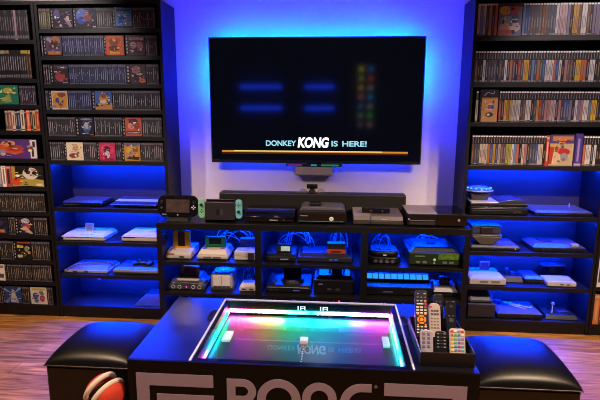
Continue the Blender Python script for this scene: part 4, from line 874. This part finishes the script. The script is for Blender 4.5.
# --- cables
def cable(label, pts, r=.0028, mat=CABLEW, group=None):
    return tag(MB().tube(smoothpath(pts, 7), r, mat, 6).build('cable', smooth=True), label, 'cable', group)
def tangle(x0, x1, zf, zt, y0, y1, n, where, mat=CABLEW):
    rr = random.Random(int(abs(x0)*1000)+n)
    for k in range(n):
        a = x0+(x1-x0)*rr.uniform(.02, .4); b = x0+(x1-x0)*rr.uniform(.6, .98); zz = rr.uniform(.45, .95); H_ = zt-zf
        y = y0+(y1-y0)*(k+.5)/n; e = min(.006, (y1-y0)/n*.25)
        if k % 2: a, b = b, a
        pts = [(a, y, zf+.0045), (a+(b-a)*.15, y+e, zf+H_*zz*.75), (a+(b-a)*.5, y-e, zf+H_*zz), (a+(b-a)*.85, y+e, zf+H_*zz*.55), (b, y, zf+.0045)]
        cable('thin pale cable looping in the tangle '+where, pts, .003, mat, 'cables '+where)
tangle(-.88, -.52, ZM1, MZ-.05, -.27, -.06, 6, 'behind the green-cartridge console')
tangle(-.42, -.12, ZM1, MZ-.05, -.27, -.06, 6, 'behind the white-fronted cartridge')
tangle(-.06, .1, ZM1, MZ-.05, -.24, -.06, 4, 'behind the red-fronted cartridge')
tangle(.22, .42, ZM1, MZ-.05, -.27, -.06, 4, 'behind the rounded four-port console')
tangle(.5, .74, ZM1, MZ-.05, -.17, -.04, 3, 'behind the green-fronted console')
tangle(-.62, -.5, ZM2, ZM1-.03, -.36, -.1, 4, 'above the small white console block')
tangle(-.1, .14, ZM2, ZM1-.03, -.26, -.06, 3, 'behind the deep black box console')
tangle(-1.05, -.95, ZM3, ZM2-.03, -.5, -.3, 5, 'in the bottom cubby beside the table')
tangle(.2, .6, ZM3, ZM2-.03, -.45, -.2, 5, 'in the bottom cubby under the cyan-lit console')
cable('black cable draped over the flat grey console, third lit bay', [(-1.87, -.262, ZLOW[2]+.004), (-1.86, -.258, ZLOW[2]+.03), (-1.8, -.2, ZLOW[2]+.05), (-1.7, -.17, ZLOW[2]+.052), (-1.6, -.16, ZLOW[2]+.05), (-1.556, -.15, ZLOW[2]+.004)], .0035, CABLEB)
for k, (a, b) in enumerate(((1.17, 1.27), (1.2, 1.31), (1.16, 1.24))):
    zz = ZLOW[3]+.055+.0075*k
    cable('blue-lit cord in the tangle on the long dark slab, lowest bay', [(a, -.09-.02*k, zz), (a+.01, -.14, zz+.004), ((a+b)/2, -.17, zz), (b, -.2, zz), (b+.01, -.19+.02*k, zz)], .003, CABLEW, 'cords on the long dark slab')

# ------------------------------------------------------------------ game table
GX0, GX1, GY0, GY1, GZ = -.815, .552, -1.689, -1.024, .476
gt = thing('game_table', 'black tabletop video game table with glowing rainbow playfield and white lettered front', 'game table', ((GX0+GX1)/2, GY0, 0))
gc = (GX0+GX1)/2; gw = (GX1-GX0)/2; gd = GY1-GY0
def gx(x): return x-gc
def gy(y): return y-GY0
PX0, PX1, PY0, PY1 = -.545, .282, -1.640, -1.046      # recess
GB = M('060608', .36, spec=.12)
MB().box(-gw+.012, gw-.012, .012, gd-.006, .04, .395, GB).build('body', gt, .002)
MB().box(-gw, gw, 0, .012, .04, GZ, GB).build('front_panel', gt, .002)
for s in (-1, 1): MB().box(min(s*gw, s*(gw-.012)), max(s*gw, s*(gw-.012)), .012, gd, .04, GZ-.012, GB).build('side_panel', gt, .001)
for x in (-gw+.09, gw-.09):
    for y in (.1, gd-.1): MB().cyl((x, y, 0), 'z', .03, .042, BLKM, 14).build('foot', gt)
TOPM = M('0b0b12', .3)
MB().box(-gw, gx(-.57), .012, gd, GZ-.012, GZ, TOPM).build('top_panel', gt, .001)
MB().box(gx(.312), gw, .012, gd, GZ-.012, GZ, TOPM).build('top_panel', gt, .001)
tr = MB()
tr.box(gx(-.57), gx(.312), gy(PY1)-.003, gd, GZ-.0755, GZ-.0066, GB); tr.box(gx(-.57), gx(.312), .012, gy(PY0), .396, GZ-.0066, GB)
tr.box(gx(-.57), gx(PX0), gy(PY0), gy(PY1)-.003, .396, GZ-.0066, GB); tr.box(gx(PX1), gx(.312), gy(PY0), gy(PY1)-.003, .396, GZ-.0066, GB)
tr.build('recess_frame', gt)
WL = M('c9ccd6', .4)
wl = MB(); z0, z1 = GZ-.0002, GZ+.0012
wl.box(gx(-.57), gx(-.563), .014, gd-.004, z0-.006, z1, WL); wl.box(gx(.305), gx(.312), .014, gd-.004, z0-.006, z1, WL); wl.box(gx(-.561), gx(.303), gd-.011, gd-.004, z0-.006, z1, WL)
wl.build('white_border', gt)
def glassmat():
    m = bpy.data.materials.new('glass'); m.use_nodes = True; nt = m.node_tree; nt.nodes.clear()
    o = nt.nodes.new('ShaderNodeOutputMaterial'); mx = nt.nodes.new('ShaderNodeMixShader'); f = nt.nodes.new('ShaderNodeFresnel'); f.inputs[0].default_value = 1.5
    a = nt.nodes.new('ShaderNodeBsdfTransparent'); b = nt.nodes.new('ShaderNodeBsdfGlossy'); b.inputs['Roughness'].default_value = .015
    a.inputs[0].default_value = (.96, .97, .97, 1)
    g = nt.nodes.new('ShaderNodeNewGeometry'); ml = nt.nodes.new('ShaderNodeMath'); ml.operation = 'MULTIPLY'; iv = nt.nodes.new('ShaderNodeMath'); iv.operation = 'SUBTRACT'; iv.inputs[0].default_value = 1
    nt.links.new(g.outputs['Backfacing'], iv.inputs[1]); nt.links.new(f.outputs[0], ml.inputs[0]); nt.links.new(iv.outputs[0], ml.inputs[1])
    nt.links.new(ml.outputs[0], mx.inputs[0]); nt.links.new(a.outputs[0], mx.inputs[1]); nt.links.new(b.outputs[0], mx.inputs[2]); nt.links.new(mx.outputs[0], o.inputs[0]); return m
MB().box(gx(-.5605), gx(.3025), .0145, gd-.013, GZ-.006, GZ, glassmat()).build('glass_top', gt)
PF = .400
pf = M('1c1e26', .3, noise=.2, nscale=8)
MB().box(gx(PX0), gx(PX1), gy(PY0), gy(PY1)-.003, .395, PF, pf).build('playfield', gt)
def ledmat(name, axis, ln, stops, s):
    m = bpy.data.materials.new(name); m.use_nodes = True; nt = m.node_tree; nt.nodes.clear(); N = nt.nodes
    o = N.new('ShaderNodeOutputMaterial'); e = N.new('ShaderNodeEmission'); t = N.new('ShaderNodeTexCoord'); sp = N.new('ShaderNodeSeparateXYZ'); mr = N.new('ShaderNodeMapRange'); r = N.new('ShaderNodeValToRGB')
    nt.links.new(t.outputs['Object'], sp.inputs[0]); nt.links.new(sp.outputs[axis], mr.inputs[0])
    mr.inputs[1].default_value, mr.inputs[2].default_value = ln; nt.links.new(mr.outputs[0], r.inputs[0])
    el = r.color_ramp.elements
    while len(el) < len(stops): el.new(.5)
    for k, (p, c) in enumerate(stops): el[k].position = p; el[k].color = (*c, 1)
    nt.links.new(r.outputs[0], e.inputs[0]); e.inputs[1].default_value = s; nt.links.new(e.outputs[0], o.inputs[0]); return m
PINK = (1, .06, .5); CYA = (0, .8, .9); RED_ = (1, .06, .1); GRN = (.02, .9, .3); BLU = (.02, .25, 1); ORG = (1, .3, .05); PUR = (.6, .08, 1)
lb = ledmat('rainbow_back', 0, (gx(PX0), gx(PX1)), [(0, PINK), (.12, (1, .1, .3)), (.24, (.8, .5, .1)), (.36, GRN), (.52, CYA), (.74, (.03, .4, 1)), (.87, PUR), (1, PINK)], 130)
LZ0, LZ1 = .416, .431
MB().box(gx(PX0)+.004, gx(PX1)-.004, gy(PY1)-.009, gy(PY1)-.004, LZ0, LZ1, lb).build('led_strip', gt)
ll = ledmat('rainbow_near', 1, (gy(-1.57), gy(PY1)), [(0, PINK), (.06, PUR), (.14, BLU), (.4, CYA), (.7, GRN), (.9, CYA), (1, (.8, .3, .9))], 22)
MB().box(gx(PX0)+.001, gx(PX0)+.006, gy(-1.57), gy(PY1)-.012, LZ0, LZ1, ll).build('led_strip', gt)
lr = ledmat('rainbow_far', 1, (gy(-1.57), gy(PY1)), [(0, (.1, .4, 1)), (.2, CYA), (.55, (.1, .8, .8)), (.75, GRN), (.92, (.5, .4, .8)), (1, PINK)], 22)
MB().box(gx(PX1)-.006, gx(PX1)-.001, gy(-1.57), gy(PY1)-.012, LZ0, LZ1, lr).build('led_strip', gt)
PW = EM((.75, .85, .95), .9)
MB().box(gx(-.513), gx(-.475), gy(-1.36), gy(-1.27), PF, PF+.014, M('d0dce0', .4)).build('paddle', gt, .002)
MB().box(gx(.222), gx(.252), gy(-1.36), gy(-1.27), PF, PF+.014, M('d0dce0', .4)).build('paddle', gt, .002)
MB().box(gx(-.154), gx(-.118), gy(-1.355), gy(-1.315), PF, PF+.02, M('e0e4e8', .4)).build('puck', gt, .002)
nb = MB()
for k in range(9): nb.box(gx(-.139), gx(-.133), gy(-1.56)+k*.0225, gy(-1.56)+k*.0225+.012, PF, PF+.0008, M('9ab0b8', .4))
nb.build('net_stripe_print', gt)
sc_ = MB()
for bx in (-.17, -.055):
    for a, b, c, d in ((-.018, -.012, 0, .02), (-.005, .001, 0, .02), (.016, .022, 0, .02), (-.005, .022, .017, .02), (-.005, .022, .008, .011)):
        sc_.box(gx(bx+a), gx(bx+b), gy(PY1)-.0065, gy(PY1)-.0035, LZ1+.006+c, LZ1+.006+d, EM((.7, .9, 1), 1.6))
sc_.build('score_digit_print', gt)
for x, y0, y1 in ((-.595, -1.29, -1.19), (.337, -1.29, -1.19)):
    MB().tube(smoothpath([(gx(x)+.02*(1 if x < 0 else -1), gy(y1), GZ+.004), (gx(x), gy(y1)-.01, GZ+.006), (gx(x), gy(y0)+.01, GZ+.006), (gx(x)-.02*(1 if x < 0 else -1)*-1, gy(y0), GZ+.004)]), .004, CABLEB).build('grip_handle', gt)
# lettering on the front
LT = M('857a8a', .5); yy0, yy1 = -.0016, .001
def arc(cx, cz, ro, ri, a0, a1, n=28):
    o = [(cx+ro*math.cos(math.radians(a0+(a1-a0)*k/n)), cz+ro*math.sin(math.radians(a0+(a1-a0)*k/n))) for k in range(n+1)]
    i = [(cx+ri*math.cos(math.radians(a0+(a1-a0)*k/n)), cz+ri*math.sin(math.radians(a0+(a1-a0)*k/n))) for k in range(n+1)]
    return o, i
def ring(mb, cx, cz, ro, ri, a0, a1, n=28):
    o, i = arc(cx, cz, ro, ri, a0, a1, n)
    for k in range(n): mb.prism([o[k], o[k+1], i[k+1], i[k]], 'y', yy0, yy1, LT)
ZT = .414; SW = .034; H = .168
b = MB()
b.box(gx(-.416), gx(-.416)+SW, yy0, yy1, ZT-H, ZT, LT)
ring(b, gx(-.352), ZT-.052, .052, .02, -90, 90); b.box(gx(-.416)+SW, gx(-.352), yy0, yy1, ZT-.032, ZT, LT); b.box(gx(-.416)+SW, gx(-.352), yy0, yy1, ZT-.104, ZT-.072, LT)
b.build('letter_print', gt)
b = MB(); ring(b, gx(-.211), ZT-.084+.004, .086, .051, 0, 360, 44); b.build('letter_print', gt)
b = MB(); ring(b, gx(-.052), ZT-.07+.002, .067, .034, 0, 180); b.box(gx(-.119), gx(-.119)+.033, yy0, yy1, ZT-H, ZT-.068, LT); b.box(gx(.015)-.033, gx(.015), yy0, yy1, ZT-H, ZT-.068, LT); b.build('letter_print', gt)
b = MB(); ring(b, gx(.112), ZT-.084+.002, .084, .05, 90, 300); b.box(gx(.112), gx(.148), yy0, yy1, ZT-.034+.002, ZT+.002, LT); b.box(gx(.112), gx(.15), yy0, yy1, ZT-.1, ZT-.068, LT); b.box(gx(.117), gx(.15), yy0, yy1, ZT-.15, ZT-.068, LT); b.build('letter_print', gt)
b = MB(); ring(b, gx(.164), ZT-.008, .0055, .0035, 0, 360, 16); b.build('registered_mark_print', gt)
ZS = .423
b = MB()
b.box(gx(-.781), gx(-.47), yy0, yy1, ZS-.052, ZS, LT); b.box(gx(-.781), gx(-.729), yy0, yy1, .07, ZS-.052, LT); b.box(gx(-.7), gx(-.47), yy0, yy1, .28, ZS-.087, LT)
b.build('corner_stripe_print', gt)
b = MB()
b.box(gx(.196), gx(.507), yy0, yy1, ZS-.052, ZS, LT); b.box(gx(.455), gx(.507), yy0, yy1, .07, ZS-.052, LT); b.box(gx(.196), gx(.426), yy0, yy1, .28, ZS-.087, LT)
b.build('corner_stripe_print', gt)

# ------------------------------------------------------------------ ottomans
LEA = M('070708', .38, spec=.3, bump=.12, nscale=220)
def ottoman(label, x0, x1, y0, y1, zs, dome):
    t = thing('ottoman', label, 'ottoman', ((x0+x1)/2, y0, 0), 'black leather ottomans beside the game table')
    w = (x1-x0)/2; d = y1-y0
    MB().box(-w+.004, w-.004, .004, d-.004, .03, zs, LEA).build('base', t, .01)
    n = 22; vs, fs = [], []
    for j in range(n+1):
        for i in range(n+1):
            u = -1+2*i/n; v = -1+2*j/n
            u = math.copysign(1-(1-abs(u))**1.6, u); v = math.copysign(1-(1-abs(v))**1.6, v)
            hh = dome*((1-abs(u)**2.6)**.4)*((1-abs(v)**2.2)**.42)
            vs.append((w*u, d/2+d/2*v, zs+.006+hh))
    for j in range(n):
        for i in range(n): a = j*(n+1)+i; fs.append((a, a+1, a+n+2, a+n+1))
    k = len(vs); vs += [(-w, 0, zs+.001), (w, 0, zs+.001), (w, d, zs+.001), (-w, d, zs+.001)]
    bd = [i for i in range(n+1)]+[j*(n+1)+n for j in range(1, n+1)]+[n*(n+1)+i for i in range(n-1, -1, -1)]+[j*(n+1) for j in range(n-1, 0, -1)]
    fs.append(tuple(bd[::-1]))
    MB().add(vs[:k], fs, LEA).build('cushion', t, 0, True)
    MB().tube([(-w, 0, zs+.003), (w, 0, zs+.003), (w, d, zs+.003), (-w, d, zs+.003)], .003, M('242322', .35), 8, True).build('piping', t, 0, True)
    for sx in (-1, 1):
        for y in (.04, d-.04): MB().cyl((sx*(w-.04), y, 0), 'z', .018, .03, CABLEB, 12).build('foot', t)
OZ = .365
ottoman('black leather ottoman with domed cushion at the table end near the disc cases', -1.236, -.835, -1.572, -1.185, OZ, .072)
ottoman('black leather ottoman with domed cushion at the table end near the DVD cases', .572, .982, -1.59, -1.185, OZ-.003, .072)

# ------------------------------------------------------------------ red basket shape standing in for a plush toy
t = thing('plush_toy_stand_in', 'red plush toy stand-in with two thick cream rims, squeezed between ottoman and game table', 'basket', (-.918, -1.682, 0))
REDP = M('b5301a', .85, noise=.12, nscale=120, bump=.3); CRM = M('c4b49c', .85, bump=.3, nscale=150)
MB().cyl((0, 0, 0), 'z', .066, .27, REDP, 24, .075).build('lower_body', t, .01, True)
nrm = Vector((-.8, .4, .45)).normalized(); q = nrm.to_track_quat('Z', 'Y').to_euler()
for sgn, off, nm in ((-1, .0, 'shell'), (1, .046, 'flap')):
    c = Vector((.012, -.006, .318))+nrm*off
    sh = MB(); 
    if sgn < 0: sh.ell((0, 0, 0), .073, .073, .062, REDP, 28, 8, -1, 0)
    else: sh.ell((0, 0, 0), .066, .066, .038, REDP, 28, 8, 0, 1)
    o = sh.build(nm, t, 0, True, loc=c, rot=q)
    rr_ = .07 if sgn < 0 else .064
    MB().tube([(rr_*math.cos(k*PI/18), rr_*math.sin(k*PI/18), 0) for k in range(36)], .0105, CRM, 10, True).build('rim', o, 0, True)
MB().ell((.012, -.006, .318), .058, .058, .03, M('14110f', .9), 20, 8).build('lining', t, 0, True, loc=tuple(nrm*.018))

# ------------------------------------------------------------------ tray of remotes
TX, TY, TZ = .438, -1.645, GZ+.0008
TW, TD, THH = .103, .335, .056
tr = thing('remote_tray', 'black open tray on the game table holding a bunch of remotes', 'tray', (TX, TY, TZ))
MB().box(-TW+.004, TW-.004, .004, TD-.004, 0, .006, BLKM).build('base', tr)
for s in (-1, 1): MB().box(min(s*TW, s*(TW-.004)), max(s*TW, s*(TW-.004)), 0, TD, 0, THH, BLKM).build('side_wall', tr, .001)
MB().box(-TW+.004, TW-.004, 0, .004, 0, THH, BLKM).build('front_wall', tr, .001); MB().box(-TW+.004, TW-.004, TD-.004, TD, 0, THH, BLKM).build('rear_wall', tr, .001)
MB().tube([(-TW+.001, .001, THH), (TW-.001, .001, THH), (TW-.001, TD-.001, THH), (-TW+.001, TD-.001, THH)], .0028, M('2c2c30', .3), 6, True).build('rim', tr)
MB().box(-TW+.004, TW-.004, .15, .153, .006, THH-.006, BLKM).build('divider', tr)
MB().box(-TW+.004, TW-.004, .25, .253, .006, THH-.006, BLKM).build('divider', tr)
def remote(label, x, y, z, w, l, shell, rows, tilt, th=.016, lean=0., extra=None, rr=.012):
    """rows: (v height 0..1, [(x -1..1, colour, halfw, halfh)])"""
    t = thing('remote_control', label, 'remote control', (x, y, z), 'remotes in the tray'); t.rotation_euler = (tilt, lean, 0); t.location.z += abs(math.sin(tilt))*th+.0015
    MB().prism(rrect(-w, w, 0, l, rr, 5), 'y', 0, th, shell).build('shell', t, .003, True)
    by = {}
    for v, bs in rows:
        for bx, col, hw_, hh in bs:
            MB().box(bx*w-hw_, bx*w+hw_, -.0022, .001, v*l-hh, v*l+hh, M(col, .5)).build('button', t, .0008)
    if extra: extra(t, w, l)
    return t
BASEZ = TZ+.0075
def ringkeys(t, w, l):
    c = .43*l
    b = MB()
    for k in range(4):
        a0 = k*90+52; o, i = arc(0, c, .0185, .0115, a0, a0+76, 8); b.prism(o+i[::-1], 'y', -.0025, .001, M('d8862a', .45))
    b.build('ring_button_print', t); MB().cyl((0, -.0025, c), 'y', .0075, .004, M('e0942e', .45), 16).build('centre_button', t)
    for sx in (-1, 1):
        for dz in (-.022, .022): MB().box(sx*.016-.004, sx*.016+.004, -.0022, .001, c+dz-.003, c+dz+.003, M('d8862a', .5)).build('button', t)
w3 = .0045
remote('long black remote with orange ring buttons, tallest in the tray', TX-.068, TY+.17, BASEZ, .0265, .215, M('1a1d2c', .4),
       [(.93, [(-.5, '9a9aa6', .004, .002), (.55, 'a8a8b0', .005, .002)]), (.86, [(-.6, '6a6a78', w3, .002), (0, '6a6a78', w3, .002), (.6, '6a6a78', w3, .002)]), (.79, [(-.6, 'a8a8ae', w3, .0028), (0, 'a8a8ae', w3, .0028), (.62, 'd8862a', w3, .004)]),
        (.73, [(-.2, 'd0c0a8', .014, .0028), (.66, 'b8402c', .004, .006)])]+[(v, [(-.6, 'c9c2ba', .006, .0034), (0, 'c9c2ba', .006, .0034), (.62, 'c0402c' if v > .62 else 'c9c2ba', .005, .0034)]) for v in (.665, .61, .555)]+[(v, [(-.6, 'c9c2ba', .005, .0026), (0, 'd8862a' if v < .26 else 'c9c2ba', .005, .0026), (.6, 'c9c2ba', .005, .0026)]) for v in (.29, .235, .18)], -.42, .018, .0, ringkeys)
remote('pale grey rounded remote with dark number keys behind the colour-button remote', TX-.012, TY+.178, BASEZ, .0255, .16, M('a0948e', .5),
       [(.9, [(-.62, 'b8302c', .005, .004)])]+[(v, [(-.4, '4a4448', .0045, .004), (.05, '4a4448', .0045, .004), (.5, '4a4448', .0045, .004)]) for v in (.8, .71)]+[(v, [(-.5, '6a6266', .004, .0026), (0, '6a6266', .004, .0026), (.5, '6a6266', .004, .0026)]) for v in (.6, .52, .44, .36)], -.44, .016, .0, None, .022)
remote('plain black remote with few keys standing at the rear corner of the tray', TX+.06, TY+.2, BASEZ, .021, .165, M('121216', .35),
       [(.85, [(0, '2a2a30', .006, .006)]), (.6, [(-.4, '2a2a30', .004, .004), (.4, '2a2a30', .004, .004)]), (.5, [(0, '34343a', .009, .009)])], -.36)
remote('slim dark remote leaning behind the pale grey rounded remote', TX+.018, TY+.265, BASEZ, .02, .17, M('202028', .3),
       [(.8, [(-.4, '4a4a58', .004, .003), (.4, '4a4a58', .004, .003)]), (.7, [(-.4, '4a4a58', .004, .003), (.4, '4a4a58', .004, .003)]), (.6, [(0, '5a6ab0', .006, .004)])], -.3, .014)
remote('small white remote with grey square keys at the front of the tray', TX-.066, TY+.07, BASEZ, .026, .095, M('96919e', .5),
       [(v, [(-.45, '6a6478', .005, .005), (.3, '6a6478', .005, .005)]) for v in (.85, .68, .51, .34)], -.34, .01)
remote('small black remote with white key marks between the two pale small ones', TX-.008, TY+.072, BASEZ, .024, .092, M('111114', .35),
       [(v, [(-.5, '8a8a90', .004, .0018), (.05, '3a3a40', .004, .0018), (.55, '8a8a90', .004, .0018)]) for v in (.88, .74, .6, .46, .32)], -.36, .01)
cols = [['b8302c', 'c9c4c0', '8a8480', 'b8302c'], ['c23a2c', '3f9a5a', '3a62c0', 'c9c4c0'], ['d08a2a', '5ab06a', '5a8ad0', '8a6ab0'], ['d8b02a', '4aa0a0', '6a4ab0', 'b06aa0'], ['c9b83a', '3a90b0', '8a3a90', '4a90c0'], ['c9c040', '3a7ac0', 'b04a80', '3ab0c0']]
remote('white remote with a grid of coloured buttons at the front corner of the tray', TX+.054, TY+.062, BASEZ, .031, .108, M('aaa29a', .5),
       [(.9-.135*k, [((-.66+.44*i), c, .0048, .0042) for i, c in enumerate(cc_)]) for k, cc_ in enumerate(cols)], -.38, .009)

# ------------------------------------------------------------------ shelf and lamps on the wall behind the viewer (seen mirrored in the screen)
t = thing('display_shelf', 'dark display shelf with blue light bars, mirrored in the television screen', 'shelf', (-.85, -5.56, 0))
for x in (-.9, -.02, .18, .92): MB().box(x-.02, x+.02, 0, .3, 0, 2.3, BLKM).build('upright', t)
for z in (1.44, 1.79, 2.28):
    for a, b in ((-.88, -.04), (.2, .9)): MB().box(a, b, 0, .3, z, z+.02, BLKM).build('shelf', t)
for z in (1.44, 1.79):
    for a, b in ((-.8, -.1), (.3, .78)): MB().box(a, b, .302, .31, z-.02, z+.03, EM((.01, .05, 1), 14)).build('light_bar', t)
lamps = ['d8d040', '3a80e0', 'a8b060', 'd05a2a', 'd8b030', '9aa0a8', 'c08080', '30a0f0', '5a80c0', '9aa0a0', '8a9a80', '60c050', '7a6a70', 'b08090']
nm = ['yellow', 'blue', 'olive', 'orange', 'gold', 'grey', 'pink', 'cyan', 'pale blue', 'silver', 'sage', 'green', 'mauve', 'rose']
pr = thing('lamp_board', 'tall dark board of small coloured lamps, mirrored in the television screen', 'board', (.46, -5.56, 0))
MB().box(-.2, .2, 0, .02, 0, 2.3, BLKM).build('board', pr)
for k in range(7):
    for i in range(2):
        j = k*2+i
        l = thing('night_lamp', 'small %s lamp on the dark board mirrored in the screen' % nm[j], 'lamp', (.39+.16*i, -5.544, 2.1-.155*k), 'small coloured lamps on the board')
        MB().cyl((0, 0, 0), 'y', .045, .012, BLKM, 14).build('base', l); MB().ell((0, .03, 0), .04, .02, .045, EM(lamps[j], 4.5), 12, 8).build('shade', l)

# ------------------------------------------------------------------ lights
def area(name, loc, rot, size, power, col, spread=180):
    l = bpy.data.lights.new(name, 'AREA'); l.energy = power; l.color = col; l.shape = 'DISK'; l.size = size; l.spread = math.radians(spread)
    o = bpy.data.objects.new(name, l); COL.objects.link(o); o.location = loc; o.rotation_euler = rot; return o
def downlight(name, loc, power, col, cone=120, blend=.5, tilt=(0, 0)):
    l = bpy.data.lights.new(name, 'SPOT'); l.energy = power; l.color = col; l.spot_size = math.radians(cone); l.spot_blend = blend; l.shadow_soft_size = .06
    o = bpy.data.objects.new(name, l); COL.objects.link(o); o.location = loc; o.rotation_euler = (math.radians(tilt[0]), math.radians(tilt[1]), 0); return o
WARM = (1, .7, .46)
downlight('downlight_near_dvds', (1.55, -2.15, 2.57), 430, WARM, 124, .3)
downlight('downlight_near_discs', (-1.6, -2.15, 2.57), 300, (1, .68, .44), 124, .3)
def aimed(name, loc, at_, power, col, cone, blend):
    o = downlight(name, loc, power, col, cone, blend); o.rotation_euler = (Vector(at_)-Vector(loc)).to_track_quat('-Z', 'Y').to_euler(); return o
aimed('shelf_fill_discs', (-2.05, -1.75, 2.57), (-1.93, -.28, 1.5), 150, (1, .84, .82), 54, .45)  # added fill for the disc rows, no fixture known there
aimed('shelf_fill_dvds', (1.75, -1.75, 2.57), (1.62, -.28, 1.45), 150, (1, .84, .82), 54, .45)  # added fill for the DVD rows, not a real fixture
area('room_fill', (-.2, -2.6, 2.58), (0, 0, 0), .5, 12, (1, .84, .84))  # added soft fill that lifts the dim upper shelf rows
w = bpy.data.worlds.new('world'); S.world = w; w.use_nodes = True
w.node_tree.nodes['Background'].inputs[0].default_value = (.25, .22, .4, 1); w.node_tree.nodes['Background'].inputs[1].default_value = .02
vs_ = S.view_settings; vs_.view_transform = 'Standard'; vs_.look = 'None'; vs_.gamma = 1; vs_.exposure = 0; vs_.use_curve_mapping = False
S.cycles.use_denoising = True; S.cycles.filter_width = 1.0; S.cycles.max_bounces = 8; S.cycles.sample_clamp_indirect = 6; S.cycles.transparent_max_bounces = 12
